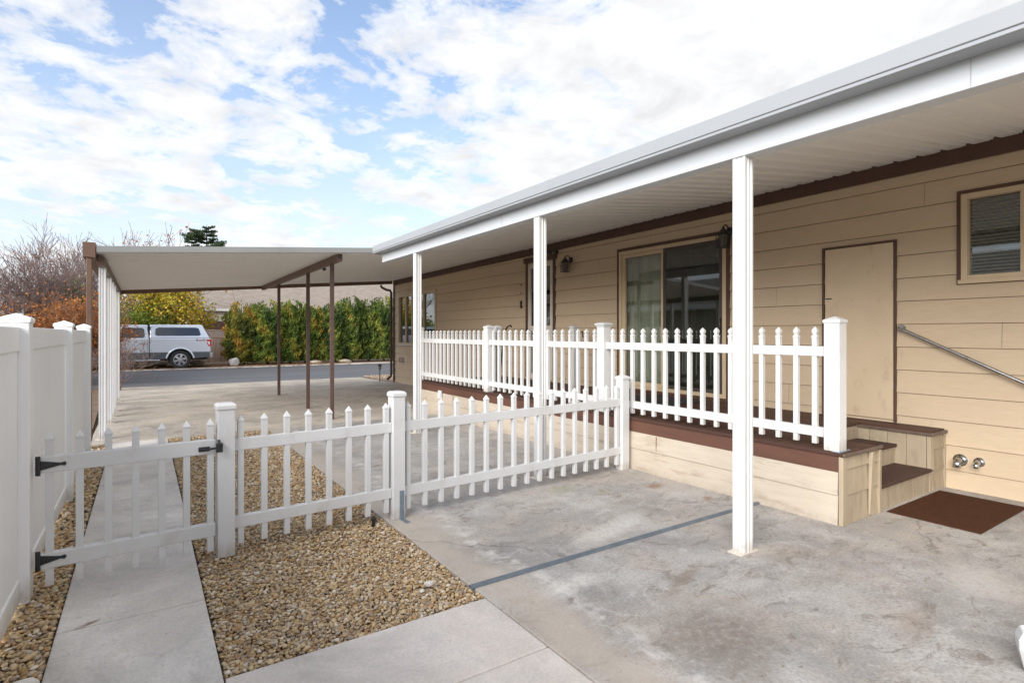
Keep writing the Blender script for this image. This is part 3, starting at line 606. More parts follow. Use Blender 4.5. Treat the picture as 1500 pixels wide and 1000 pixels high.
for yy in (11.36,12.25,13.1,15.05):
    c=copy_part(p,cp,(-.48-2.74,yy-9.6,0)); copy_part(q,c,(0,0,0))
b=MB(); b.prism([(-.625,9.14),(-.565,9.14),(-.565,9.20),(-.625,9.20)],'z',.22,2.50); v0=len(b.v)
b.tube([(-.595,9.17,.24),(-.595,9.165,.16),(-.60,9.12,.10),(-.62,9.02,.075),(-.64,8.92,.07)],.042,10); cpp('downspout',b,BROWNG,bevel=.006)

# ------------------------------------------------------------------ deck
DX,DY0,DY1,DZ=4.52,2.15,10.2,.57
dk=thing('deck','low brown deck with beige plank skirting along the house wall','deck',(DX,DY0,0)); DB=Vector((DX,DY0,0))
def dp(name,mb,m,parent=dk,**k): return hb(mb,name,m,parent,DB,**k)
b=MB(); x=DX-.02; W=.139
cols=[]
while x<WX-.03:
    x1=min(x+W,WX-.016)
    ya=DY0-.015 if (x1<5.16 or x>6.16) else 2.775
    b.box(x,x1,ya,DY1,DZ-.028,DZ,0,random.random()); x+=W+.006
dp('deck_boards',b,DECKB,bevel=.003)
b=MB(); b.box(DX-.004,DX+.03,DY0+.0,DY1,.412,DZ-.029); b.box(DX+.031,5.14,DY1-.03,DY1,.412,DZ-.029); dp('rim_board',b,RIM,bevel=.003)
b=MB()
for (z0,z1) in ((.0,.243),(.236,.412)):
    b.hexa([(DX-.014,DY0+.02,z0),(DX+.02,DY0+.02,z0),(DX+.02,DY1,z0),(DX-.014,DY1,z0),(DX-.0005,DY0+.02,z1),(DX+.02,DY0+.02,z1),(DX+.02,DY1,z1),(DX-.0005,DY1,z1)])
for (y,z0,z1) in ((6.1,.0,.236),(8.6,.236,.412),(4.0,.236,.41)): b.box(DX-.016,DX-.008,y,y+.004,z0+.004,z1-.006,1)
dp('skirting',b,[SKIRT,SEAM_LAPSHADE])
# end face: sun-warped boards and the recessed steps
b=MB(); yE=DY0
b.box(DX-.012,DX+.055,yE-.022,yE+.012,.0,.535)                      # corner board
for (z0,z1) in ((.0,.236),(.229,.44),(.433,.535)): b.hexa([(DX+.056,yE-.016,z0),(5.00,yE-.016,z0),(5.00,yE+.02,z0),(DX+.056,yE+.02,z0),(DX+.056,yE-.003,z1),(5.00,yE-.003,z1),(5.00,yE+.02,z1),(DX+.056,yE+.02,z1)])
b.hexa([(4.93,yE-.030,.02),(4.965,yE-.030,.02),(4.965,yE-.017,.02),(4.93,yE-.017,.02),(4.945,yE-.045,.53),(4.98,yE-.045,.53),(4.98,yE-.012,.53),(4.945,yE-.012,.53)])
for (z0,z1) in ((.0,.24),(.233,.44),(.433,.53)): b.hexa([(5.001,yE-.020,z0),(5.095,yE-.020,z0),(5.095,yE+.02,z0),(5.001,yE+.02,z0),(5.001,yE-.005,z1),(5.095,yE-.005,z1),(5.095,yE+.02,z1),(5.001,yE+.02,z1)])
b.hexa([(5.10,yE-.03,.0),(5.138,yE-.03,.0),(5.138,yE+.02,.0),(5.10,yE+.02,.0),(5.094,yE-.036,.53),(5.13,yE-.036,.53),(5.138,yE+.02,.53),(5.10,yE+.02,.53)])
dp('end_skirting',b,SKIRTE,bevel=.003)
b=MB(); 
for i in range(9):
    x0=5.142+i*.115; b.box(x0,min(x0+.112,6.178),yE-.004+.002*(i%2),yE+.012,.0,.193)
dp('riser',b,SKIRTE); b=MB()
for i in range(9):
    x0=5.142+i*.115; b.box(x0,min(x0+.112,6.178),2.432+.002*(i%2),2.444,.223,.383)
dp('riser',b,SKIRTE); b=MB()
for i in range(9):
    x0=5.142+i*.115; b.box(x0,min(x0+.112,6.178),2.772+.002*(i%2),2.786,.413,.54)
dp('riser',b,SKIRTE)
b=MB(); b.box(5.10,6.176,yE-.03,2.45,.194,.222); s1=dp('tread',b,TREAD,bevel=.004)
b=MB(); b.box(5.141,6.176,2.41,2.79,.384,.412); dp('tread',b,TREAD,bevel=.004)
b=MB()   # ledge beside the wall
for (a,c,y0_,y1_) in ((6.180,6.198,yE,2.79),):
    for i in range(4):
        ya=yE+.02+i*.165; b.box(a,c-.002*(i%2),ya,min(ya+.162,2.79),.02,.528)
for (z0,z1) in ((.0,.2),(.193,.40),(.393,.528)): b.hexa([(6.235,yE-.018,z0),(WX-.035,yE-.018,z0),(WX-.035,yE+.02,z0),(6.235,yE+.02,z0),(6.235,yE-.004,z1),(WX-.035,yE-.004,z1),(WX-.035,yE+.02,z1),(6.235,yE+.02,z1)])
b.hexa([(6.18,yE-.02,.22),(6.232,yE-.03,.20),(6.232,yE+.015,.20),(6.18,yE+.015,.22),(6.176,yE-.02,.528),(6.222,yE-.02,.528),(6.222,yE+.015,.528),(6.176,yE+.015,.528)])
b.box(6.181,6.234,yE-.012,yE+.012,.0,.199)
b.box(WX-.034,WX-.014,yE-.026,yE+.02,.0,.535)
dp('ledge_skirting',b,SKIRTE,bevel=.002)
b=MB(); b.box(6.155,6.178,yE-.03,2.80,.53,.557); b.box(6.155,WX-.018,yE-.045,yE-.018,.53,.56); WE=mat('worn_edge',(.14,.10,.075),(.09,.06,.045),9,.5); dp('edge_trim',b,WE,bevel=.006); b=MB(); b.box(4.50,5.15,yE-.04,yE-.017,.537,.565); dp('edge_trim',b,WE,bevel=.006)
b=MB(); b.box(DX-.045,DX-.013,9.02,9.14,.30,.46); b.box(DX-.060,DX-.045,9.03,9.13,.31,.40); dp('outlet_cover',b,VINYL,bevel=.006)

# ------------------------------------------------------------------ railings and fences
def post_mb(w,h,cap='pyr'):
    b=MB(); b.sq(0,0,[(w/2,0),(w/2,h-.03)])
    c=w/2+.008
    if cap=='pyr': b.sq(0,0,[(w/2+.002,h-.045),(c,h-.038),(c,h-.018),(w/2,h-.012),(.004,h+.012)])
    elif cap=='dome': b.sq(0,0,[(w/2+.002,h-.045),(c,h-.040),(c,h-.014),(w/2-.004,h-.002),(w/2-.02,h+.001)])
    elif cap=='lip': b.sq(0,0,[(w/2+.002,h-.05),(c+.004,h-.03),(c+.014,h-.02),(c+.014,h-.008),(w/2-.01,h+.004),(.01,h+.010)])
    return b
RX=4.565
rl=thing('deck_railing','white vinyl railing with spade-topped balusters along the deck edge','railing',(RX,DY0,DZ))
ZB=DZ
ypost=[2.215,4.86,7.50,10.12]
pk=None
for i,y in enumerate(ypost):
    cap='pyr' if i!=1 else 'lip'
    o=post_mb(.118,1.05,cap).build('post',VINYL,rl,bevel=.004); o.location=(0,y-DY0,.002)
b=MB(); b.sq(0,0,[(.019,.035),(.019,.885),(.0225,.900),(.0225,.908),(.013,.918),(.018,.932),(.021,.945),(.018,.962),(.002,.985)]); pk0=b.build('baluster',VINYL,rl,bevel=.002); first=True
for a,c in zip(ypost,ypost[1:]):
    for (z0,z1) in ((.095,.172),(.745,.825)):
        b=MB(); b.box(-.024,.024,a+.060-DY0,c-.060-DY0,z0,z1); b.build('rail',VINYL,rl,bevel=.004)
    n=round((c-a)/.155)
    for k in range(1,n):
        y=a+(c-a)*k/n-DY0
        if first: pk0.location=(0,y,0); first=False
        else: copy_part(pk0,rl,(0,y,0))
b=MB(); b.box(-.075,.075,-.03,.03,0,.004); b.tube([(-.05,-.02,.0),(-.05,-.02,.016)],.007,6); b.tube([(.02,-.045,.02),(.02,-.062,.02)],.004,6); o=b.build('foot_plate',GALV,rl); o.location=(0,2.215-DY0-.04,.0)
# lone posts beside the entrance
t=post_mb(.10,1.05,'pyr').build('gate_post',VINYL,bevel=.004); t.location=(4.80,7.62,DZ); tag(t,'square white post standing just behind the middle deck railing post','post')
t=thing('gate_post','short white post with black latch standing on the deck in front of the wall','post',(5.95,7.05,DZ))
post_mb(.10,1.06,'pyr').build('post',VINYL,t,bevel=.004)
b=MB(); b.tube([(.05,-.02,.93),(.10,-.03,.95),(.16,-.03,.96),(.17,-.03,.86)],.012,6); b.box(.045,.06,-.04,.02,.84,.98); b.build('latch',BLACK,t)
# dark curved handle leaning by the wall
t=thing('walking_cane','dark curved-handle cane leaning against the wall left of the entry door','cane',(6.15,9.42,DZ))
b=MB(); b.tube([(0,.25,0),(.0,.10,.75),(.0,.04,.98),(.0,-.05,1.06),(.0,-.16,1.09),(.0,-.20,1.06)],.016,8); b.build('shaft',BLACK,t,smooth=True)
b=MB(); b.tube([(0,.252,.0),(0,.249,.03)],.022,8); b.build('rubber_foot',BLACKP,t)

# front picket fence ---------------------------------------------------
def yf(x): return 4.14+(x+.53)*.052
ANG=math.atan(.052)
def picket_mb(z0=.06,z1=.905):
    b=MB(); b.sq(0,0,[(.019,z0),(.019,z1-.012),(.0215,z1-.008),(.0215,z1),(.002,z1+.035)]); return b
pf=thing('picket_fence','low white vinyl picket fence running from the gate across gravel and patio to the deck','fence',(.462,yf(.462),0),ANG)
cA=math.cos(ANG)
def L(x): return (x-.462)/cA
for x,w,h,cap in ((.462,.105,1.03,'dome'),(1.715,.105,1.03,'dome'),(4.41,.105,1.035,'pyr')):
    o=post_mb(w,h,cap).build('post',VINYL,pf,bevel=.004); o.location=(L(x),0,0)
pk0=picket_mb().build('picket',VINYL,pf,bevel=.0015); first=True
for (a,c,n) in ((.462,1.715,8),(1.715,4.41,17)):
    for (z0,z1) in ((.172,.252),(.700,.782)):
        b=MB(); b.box(L(a)+.053,L(c)-.053,-.022,.022,z0,z1); b.build('rail',VINYL,pf,bevel=.004)
    for k in range(n):
        x=L(a)+(k+.62)*(L(c)-L(a))/(n+.24)
        if first: pk0.location=(x,0,0); first=False
        else: copy_part(pk0,pf,(x,0,0))
b=MB(); b.box(-.018,.018,-.058,-.0535,.02,.23); b.box(-.018,.018,-.17,-.0585,.002,.006); b.box(-.018,.018,-.0585,-.0535,.002,.02)
for z in (.06,.12,.18): b.tube([(0,-.059,z),(0,-.062,z)],.006,6)
o=b.build('bracket',GALV,pf); o.location=(L(1.715)+.02,0,0)
# gate
gt=thing('picket_gate','white vinyl picket gate with black hinges across the walkway','gate',(-.50,yf(-.50)-.01,0),ANG)
LEN=.90
for (z0,z1) in ((.150,.238),(.700,.795)):
    b=MB(); b.box(0,LEN,-.024,.024,z0,z1); b.build('rail',VINYL,gt,bevel=.005)
pk1=picket_mb(.05,.895).build('picket',VINYL,gt,bevel=.0015); pk1.location=(.05,0,0)
for k in range(1,7): copy_part(pk1,gt,(.05+k*.137,0,0))
def hinge(z,loc):
    b=MB(); b.box(-.012,.006,-.032,-.0245,z-.055,z+.055); b.tube([(.004,-.034,z-.055),(.004,-.034,z+.055)],.008,8)
    b.add([(.006,-.029,z-.028),(.100,-.029,z-.007),(.120,-.029,z-.012),(.128,-.029,z),(.120,-.029,z+.012),(.100,-.029,z+.007),(.006,-.029,z+.028),
           (.006,-.0243,z-.028),(.100,-.0243,z-.007),(.120,-.0243,z-.012),(.128,-.0243,z),(.120,-.0243,z+.012),(.100,-.0243,z+.007),(.006,-.0243,z+.028)],
          [(0,1,2,3,4,5,6),(13,12,11,10,9,8,7)]+[(i,i+7,(i+1)%7+7,(i+1)%7) for i in range(7)])
    for x in (.025,.055,.085): b.tube([(x,-.031,z),(x,-.0335,z)],.006,6)
    return b
for z in (.205,.745): hinge(z,None).build('hinge',BLACK,gt)
b=MB(); b.box(.80,.865,-.032,-.0245,.722,.752); b.tube([(.81,-.038,.737),(.93,-.038,.737)],.007,8); b.box(.895,.935,-.085,-.068,.715,.775) ; b.tube([(.915,-.05,.79),(.915,-.09,.76)],.009,8); b.build('latch',BLACK,gt,bevel=.002)

# privacy fence ----------------------------------------------------------
fn=thing('privacy_fence','tall solid white vinyl fence along the left side of the walkway','fence',(-.59,4.11,0))
FB=Vector((-.59,4.11,0))
def fpn(name,mb,m,**k): return hb(mb,name,m,fn,FB,**k)
yp=[.30,2.20,4.105,6.34,8.33]
for y in yp:
    o=post_mb(.127,1.60,'pyr').build('post',VINYL2,fn,bevel=.005); o.location=(0,y-4.11,0)
for a,c in zip(yp,yp[1:]):
    a+=.064; c-=.064
    b=MB(); y=a
    while y<c-.01:
        y2=min(y+.150,c); b.box(-.603,-.577,y,y2-.006,.145,1.40); b.box(-.599,-.581,y2-.006,y2,.145,1.40); y=y2
    fpn('panel',b,VINYL2,bevel=.0015)
    for (z0,z1) in ((.02,.145),(1.40,1.535)):
        b=MB(); b.box(-.613,-.567,a,c,z0,z1); fpn('rail',b,VINYL2,bevel=.005)

# ------------------------------------------------------------------ small things on the ground
b=MB(); b.box(5.19,6.30,1.475,2.105,.002,.010); t=b.build('floor_mat',MAT_,bevel=.004); tag(t,'brown rectangular mat on concrete in front of the deck steps','mat')
b=MB(); b.box(5.55,6.35,4.75,5.75,DZ+.002,DZ+.014); t=b.build('door_mat',DMAT,bevel=.005); tag(t,'dark door mat on the deck before the sliding door','mat')
b=MB(); b.prism([(2.818,.001),(2.862,.001),(2.857,.012),(2.846,.018),(2.832,.018),(2.822,.012)],'x',1.60,4.505); t=b.build('metal_strip',mat('strip_metal',(.20,.235,.27),(.14,.17,.20),9,.5,.5,bs=.2),bevel=.002); tag(t,'long blue-grey metal strip lying across the patio concrete','strip')
def rock(name,loc,s,m,label,seed,cat='rock'):
    V,F=ico(3); r=np.random.default_rng(seed); V=V.copy()
    for _ in range(9):
        d=r.normal(size=3); d/=np.linalg.norm(d); k=V@d; c=r.uniform(.45,.8); over=np.maximum(k-c,0); V-=over[:,None]*d[None]*.85
    V*=np.array(s)[None]; 
    o=npmesh(name,V,F,np.full(len(F),.5),m,smooth=False); o.location=loc; return tag(o,label,cat)
rock('stone',(1.40,2.98,.022),(.034,.026,.022),WROCK,'small chalk-white stone lying on the pebbles near the metal strip',1)
rock('stone',(1.345,2.945,.010),(.018,.02,.010),WROCK,'flat white chip beside the chalk-white stone on the pebbles',2)
rock('stone',(-.415,3.10,.012),(.055,.04,.022),WROCK,'flat pale stone at the near end of the left pebble strip',3)
rock('boulder',(gx(341,29.6),29.6,.12),(.30,.26,.27),WROCK,'pale upright boulder on the verge right of the pickup',4,'boulder')
rock('boulder',(gx(290,30.4),30.4,.02),(.42,.25,.18),ROCK,'low tan boulder on the verge right behind the rear wheel',5,'boulder')
rock('boulder',(gx(232,31.0),31.0,.02),(.38,.25,.20),mat('dark_rock',(.2,.16,.13),(.13,.1,.08),5,.9),'low dark boulder under the pickup bed',6,'boulder')
rock('boulder',(gx(462,29.6),29.6,-.02),(.34,.2,.12),ROCK,'flat tan rock at the hedge foot between centre carport posts',7,'boulder')
rock('boulder',(gx(505,29.5),29.5,-.02),(.38,.22,.15),ROCK,'tan rock at the hedge foot just right of the nearest brown post',8,'boulder')
t=thing('sprinkler_head','black sprinkler head poking out of the pebbles below the picket fence','sprinkler',(1.50,4.20,0))
b=MB(); b.sq(0,0,[(.014,-.03),(.014,.035),(.022,.037),(.022,.052),(.018,.056)],seg=12); b.build('riser',BLACKP,t)
b=MB(); b.sq(0,0,[(.008,.056),(.008,.068)],seg=8); b.build('nozzle',BLACK,t)
t=thing('path_light','small black path light at the far corner of the house','lamp',(6.28,17.0,-.02))
b=MB(); b.tube([(0,0,-.05),(0,0,.36)],.014,8); b.build('stake',BLACK,t)
b=MB(); b.sq(0,0,[(.05,.36),(.045,.48)],seg=10); b.build('lens',LGLASS,t)
b=MB(); b.sq(0,0,[(.08,.48),(.075,.50),(.02,.55)],seg=12); b.build('cap',BLACK,t)
t=thing('planter','white faceted plastic planter cut by the right edge of the picture','planter',(3.31,.70,0))
b=MB(); b.sq(0,0,[(.085,0),(.10,.02),(.118,.10),(.120,.14),(.104,.175),(.095,.175),(.09,.12)],seg=8); b.build('bowl',VINYL,t,bevel=.003)
b=MB(); b.sq(0,0,[(.088,.10),(.088,.125)],seg=8); b.build('soil',BED,t)

# ------------------------------------------------------------------ pickup truck with cap (nose to -X)
tk=thing('pickup_truck','silver pickup with grey lower body and a matching bed cap parked across the street','pickup truck',(1.36,29.5,-.075))
# local: x=0 rear axle, y: near side = -1.0, z=0 ground
def arc(cx,r,z0,n=10):
    a0=math.asin((z0-.40)/r) if abs(z0-.40)<r else 0
    return [(cx+r*math.cos(t),.40+r*math.sin(t)) for t in [a0+(math.pi-2*a0)*i/n for i in range(n+1)]]
WB=3.68
def side(z0,z1top,rad):
    # lower body side outline from rear to front
    pass
hw=1.0
body=MB()
top=[(1.20,.72),(1.20,1.33),(-1.12,1.36),(-1.12,1.36),(-3.2,1.34),(-4.55,1.22),(-4.72,1.05),(-4.74,.72)]
bot=[(-4.74,.72)]
pts=[(1.20,1.345),(1.20,.72)]+arc(0,.52,.72)+[]+[(-.6,.72)]+arc(-WB,.52,.72)+[(-4.74,.72),(-4.74,1.0),(-4.62,1.2),(-3.3,1.33),(-2.7,1.36)]
body.prism(pts,'y',-hw,hw); bo=body.build('body',TPAINT,tk,bevel=.035,seg=3)
b=MB(); pts=[(1.16,.735),(1.16,.50),(.62,.46)]+arc(0,.50,.46)[0:0]+arc(0,.545,.46)+[(-.7,.44)]+arc(-WB,.545,.46)+[(-4.70,.46),(-4.72,.735)]
AR=[(.43,.735),(.485,.65),(.525,.55),(.542,.46)]
for pc_ in ([(1.16,.735),(1.16,.50),(.62,.46)]+AR[::-1], [(-x_,z_) for x_,z_ in AR]+[(-.62,.44),(-WB+.62,.44)]+[(-WB+x_,z_) for x_,z_ in AR[::-1]], [(-WB-x_,z_) for x_,z_ in AR]+[(-4.25,.46),(-4.70,.46),(-4.72,.735)]):
    b2=MB(); b2.prism(pc_,'y',-hw-.004,hw+.004); b2.build('lower_cladding',TGREY,tk,bevel=.008)
# wheel-arch lips
for nm,cx in (('fender_flare',0),('fender_flare',-WB)):
    for s in (-1,1):
        b=MB(); n=16; r0,r1=.50,.615
        for i in range(n):
            a,c=[R(8)+(math.pi-2*R(8))*q/n for q in (i,i+1)]
            y0_,y1_=s*(hw+.03),s*(hw-.02)
            P=lambda r,t,y:(cx+r*math.cos(t),y,.40+r*math.sin(t))
            b.hexa([P(r0,a,y0_),P(r1,a,y1_),P(r1,c,y1_),P(r0,c,y0_),P(r0,a,y1_),P(r1,a,y1_-s*.03),P(r1,c,y1_-s*.03),P(r0,c,y1_)])
        b.build(nm,TPAINT,tk)
    b=MB(); b.prism([(cx+.50*math.cos(math.pi*i/12),.40+.50*math.sin(math.pi*i/12)) for i in range(13)],'y',-hw+.16,hw-.16); b.build('wheel_well',TBLK,tk)
# cab and cap: tapered greenhouse
def green(xr_b,xr_t,xf_b,xf_t,zb,zt,wb,wt,m,name):
    b=MB(); b.hexa([(xf_b,-wb,zb),(xr_b,-wb,zb),(xr_b,wb,zb),(xf_b,wb,zb),(xf_t,-wt,zt),(xr_t,-wt,zt),(xr_t,wt,zt),(xf_t,wt,zt)]); return b.build(name,m,tk,bevel=.05,seg=4)
cb=green(-1.16,-1.20,-3.25,-2.55,1.33,1.945,.97,.80,TPAINT,'cab'); cb2=green(1.17,.86,-1.13,-1.13,1.345,1.955,.985,.83,TPAINT,'bed_cap')
def pane_side(poly,zb,zt,wb,wt,name,par,m=TGLASS,pr=.012,both=True):
    for s in ((-1,1) if both else (-1,)):
        b=MB(); vs=[]
        for d in (pr,-.01):
            vs += [(x,s*(wb+(wt-wb)*(z-zb)/(zt-zb)+d),z) for x,z in poly]
        n=len(poly); b.add(vs,[tuple(range(n)),tuple(range(2*n-1,n-1,-1))]+[(i,i+n,(i+1)%n+n,(i+1)%n) for i in range(n)]); b.build(name,m,par)
pane_side([(-.88,1.47),(.72,1.47),(.80,1.52),(.72,1.78),(.62,1.83),(-.80,1.83),(-.92,1.77),(-.94,1.53)],1.345,1.955,.985,.83,'side_window',cb2)
pane_side([(-2.12,1.38),(-1.38,1.38),(-1.31,1.44),(-1.33,1.74),(-1.40,1.81),(-2.12,1.81)],1.33,1.945,.97,.80,'door_window',cb)
pane_side([(-3.02,1.38),(-2.20,1.38),(-2.20,1.81),(-2.56,1.81)],1.33,1.945,.97,.80,'door_window',cb)
b=MB(); b.hexa([(-3.20,-.85,1.40),(-3.18,-.85,1.39),(-3.18,.85,1.39),(-3.20,.85,1.40),(-2.66,-.74,1.90),(-2.62,-.74,1.89),(-2.62,.74,1.89),(-2.66,.74,1.90)]); b.build('windshield',TGLASS,cb)
b=MB(); b.hexa([(1.165,-.80,1.42),(1.175,-.80,1.42),(1.175,.80,1.42),(1.165,.80,1.42),(.935,-.74,1.86),(.950,-.74,1.86),(.950,.74,1.86),(.935,.74,1.86)]); b.build('rear_window',TGLASS,cb2)
b=MB(); b.box(-1.158,-1.132,-hw-.004,-hw+.02,.60,1.36); b.box(-1.158,-1.132,hw-.02,hw+.004,.60,1.36); b.box(-1.165,-1.134,-.90,.90,1.36,1.90); b.build('cab_gap',TBLK,tk)
b=MB()
for x in (-1.20,-2.16,-3.10):
    for s in (-1,1): b.box(x-.006,x+.006,s*(hw+.0015)-.003,s*(hw+.0015)+.003,.62,1.33)
b.build('door_seam',TBLK,bo)
for s in (-1,1):
    for x in (-1.42,-2.36):
        b=MB(); b.box(x-.11,x+.11,s*(hw+.028)-.014,s*(hw+.028)+.014,1.13,1.165); b.box(x-.09,x-.06,s*(hw+.008)-.01,s*(hw+.008)+.01,1.12,1.17); b.build('door_handle',TCHR,bo,bevel=.008)
    b=MB(); b.hexa([(-3.0,s*1.02,1.36),(-2.82,s*1.02,1.36),(-2.82,s*1.22,1.36),(-3.0,s*1.22,1.36),(-2.97,s*1.02,1.62),(-2.84,s*1.02,1.62),(-2.84,s*1.22,1.62),(-2.97,s*1.22,1.62)]); b.build('mirror',TGREY,tk,bevel=.03)
    b=MB(); b.box(-3.1,-.75,s*.93-.06,s*.93+.06,.37,.43); b.build('running_board',TCHR,tk,bevel=.02)
    b=MB(); b.add([(1.212,s*1.004,1.30),(1.212,s*1.004,.99),(1.10,s*1.006,.99),(1.045,s*1.006,1.10),(1.05,s*1.006,1.20),(.985,s*1.006,1.30),(1.212,s*.86,1.30),(1.212,s*.86,.99),(1.10,s*.96,.99),(1.045,s*.96,1.10),(1.05,s*.96,1.20),(.985,s*.96,1.30)],
        [(0,1,2,3,4,5),(11,10,9,8,7,6)]+[(i,i+6,(i+1)%6+6,(i+1)%6) for i in range(6)]); tl=b.build('tail_light',TRED,tk,bevel=.004)
    b=MB(); b.add([(1.15,s*1.011,1.19),(1.15,s*1.011,1.06),(1.11,s*1.011,1.06),(1.09,s*1.011,1.12),(1.05,s*1.011,1.21),(1.10,s*1.011,1.21)],[(0,1,2,3,4,5)]); b.build('reflector',TWH,tl)
    b=MB(); b.box(-4.72,-4.45,s*.98-.02,s*.98+.02,.95,1.12); b.build('headlight',TWH,tk,bevel=.01)
b=MB(); b.box(1.14,1.27,-.98,.98,.50,.70); b.box(1.16,1.275,-.60,.60,.44,.50); b.build('rear_bumper',TCHR,tk,bevel=.02)
b=MB(); b.box(-4.86,-4.70,-.98,.98,.42,.66); b.build('front_bumper',TCHR,tk,bevel=.03)
b=MB(); b.box(-4.76,-4.735,-.62,.62,.72,1.12); b.build('grille',TBLK,tk)
b=MB(); b.box(-4.3,1.1,-.5,.5,.38,.62); b.build('chassis',TBLK,tk)
def wheel(x,s):
    b=MB(); n=32
    b.tube([(0,-.13,0),(0,-.115,0),(0,.115,0),(0,.13,0)],[.36,.40,.40,.36],n); w=b.build('wheel',TYRE,tk,smooth=False); w.location=(x,s*.86,.40)
    f=-.131*(-s)*-1
    b=MB(); y=s*.132
    b.tube([(0,s*.10,0),(0,s*.118,0)],.235,n)
    b.build('rim_well',TBLK,w)
    b=MB()
    for k in range(6):
        a=2*math.pi*k/6+.3; c,q=math.cos(a),math.sin(a); px,pz=-q,c
        for r0,r1,w0,w1 in ((.05,.255,.034,.058),):
            ya,yb=s*.119,s*.150
            b.hexa([(c*r0+px*w0,ya,q*r0+pz*w0),(c*r0-px*w0,ya,q*r0-pz*w0),(c*r1-px*w1,ya,q*r1-pz*w1),(c*r1+px*w1,ya,q*r1+pz*w1),(c*r0+px*w0,yb,q*r0+pz*w0),(c*r0-px*w0,yb,q*r0-pz*w0),(c*r1-px*w1,yb-s*.012,q*r1-pz*w1),(c*r1+px*w1,yb-s*.012,q*r1+pz*w1)])
    b.tube([(0,s*.119,0),(0,s*.158,0)],[.075,.055],16)
    for k in range(n):
        a,c=2*math.pi*k/n,2*math.pi*(k+1)/n
        P=lambda r,t,yy:(r*math.cos(t),yy,r*math.sin(t))
        b.hexa([P(.235,a,s*.119),P(.265,a,s*.119),P(.265,c,s*.119),P(.235,c,s*.119),P(.235,a,s*.142),P(.265,a,s*.138),P(.265,c,s*.138),P(.235,c,s*.142)])
    b.build('rim',RIMM,w)
for x in (0,-WB):
    for s in (-1,1): wheel(x,s)
def text_mesh(txt,size,m,parent,loc,rot,ext=.004,name='lettering'):
    cu=bpy.data.curves.new('t','FONT'); cu.body=txt; cu.size=size; cu.extrude=ext; cu.align_x='CENTER'; ob=bpy.data.objects.new('t',cu); COL.objects.link(ob)
    dg=bpy.context.evaluated_depsgraph_get(); me=bpy.data.meshes.new_from_object(ob.evaluated_get(dg)); bpy.data.objects.remove(ob); me.name=name
    me.materials.clear(); me.materials.append(m); o=bpy.data.objects.new(name,me); COL.objects.link(o); o.parent=parent; o.location=loc; o.rotation_euler=rot; return o
for txt,x,m in (('4',.64,GRT),('x',.77,REDT),('4',.90,GRT)):
    o=text_mesh(txt,.16,m,bo,(x,-hw-.006,1.22 if txt!='x' else 1.225),(R(90),0,0)); o.scale=(1.45,1,1)

# ------------------------------------------------------------------ plants
def leaf_cloud(pts,size,rnd,up=0.0,aspect=1.8):
    """one small quad per point, numpy; returns V,F,R"""
    n=len(pts); a=RNG.normal(size=(n,3)); a[:,2]+=up; a/=np.linalg.norm(a,axis=1)[:,None]
    h=RNG.normal(size=(n,3)); b_=np.cross(a,h); b_/=np.linalg.norm(b_,axis=1)[:,None]
    s=size*RNG.uniform(.6,1.4,n)[:,None]; A=a*s*aspect; B=b_*s
    c=np.cross(a,b_)*s*.35
    V=np.stack([pts-A,pts-B+c,pts+A,pts+B+c],1).reshape(-1,3); F=np.arange(4*n).reshape(n,4); return V,F,rnd
def arbor(px,Y,h,w,m,label,seed,n=5200,lean=0,z0=-.05,bare=.15):
    r=np.random.default_rng(seed); x=gx(px,Y); t=thing('arborvitae',label,'hedge tree',(x,Y,z0),0,'arborvitae trees forming the hedge')
    b=MB(); b.tube([(0,0,-.1),(lean*.3,0,h*.35),(lean,0,h*.92)],[.07,.05,.015],7); b.build('trunk',BARK,t)
    # crown: vertical plume lobes around the axis
    zs=r.beta(1.15,1.25,n); th=r.uniform(0,2*np.pi,n)
    ph=r.uniform(0,6.28,8)
    prof=np.where(zs<.12,.70+zs/.12*.25,np.where(zs<.84,.95+.05*np.sin(zs*9+ph[0]),np.sqrt(np.clip(1-((zs-.84)/.16)**2,0,1))*.97))
    lob=1+.08*np.sin(5*th+ph[1]+zs*3)+.08*np.sin(11*th+ph[2]-zs*9)+.09*np.sin(zs*27+4*th+ph[3])+.09*np.sin(zs*41-7*th+ph[6])
    rad=w/2*prof*lob*(1-.30*r.uniform(0,1,n)**2.2)
    top=1+.07*np.sin(4*th+ph[4])+.05*np.sin(7*th+ph[5])
    P=np.stack([rad*np.cos(th)+lean*zs,rad*np.sin(th)*.85,(bare*.3+zs*(1-bare*.06))*h*top],1)
    col=np.clip(.42+.22*np.sin(5*th+ph[1]+zs*4)+.22*np.sin(zs*11+2*th+ph[2])+r.normal(0,.17,n),0,1)
    V,F,Q=leaf_cloud(P,.025,col,up=2.6,aspect=2.3)
    npmesh('crown',V,F,Q,m,t)
    # dense inner foliage
    k=18; b=MB(); rings=[]; zz_=np.linspace(bare*.3+.02,.93,12)
    vs=[]
    for q in zz_:
        pr=(.78+.2*min(1,q/.15)) if q<.84 else math.sqrt(max(0,1-((q-.84)/.16)**2))*.95
        for j in range(k):
            a=2*math.pi*j/k; rr=w/2*.76*pr*(1+.12*math.sin(5*a+ph[1]+q*3)+.08*math.sin(q*21+3*a+ph[3])); vs.append((rr*math.cos(a)+lean*q,rr*.85*math.sin(a),q*h))
    fs=[(i*k+j,i*k+(j+1)%k,(i+1)*k+(j+1)%k,(i+1)*k+j) for i in range(11) for j in range(k)]+[tuple(range(11*k,12*k)),tuple(range(k-1,-1,-1))]
    b.add(vs,fs,0,.22); b.build('inner_foliage',m,t)
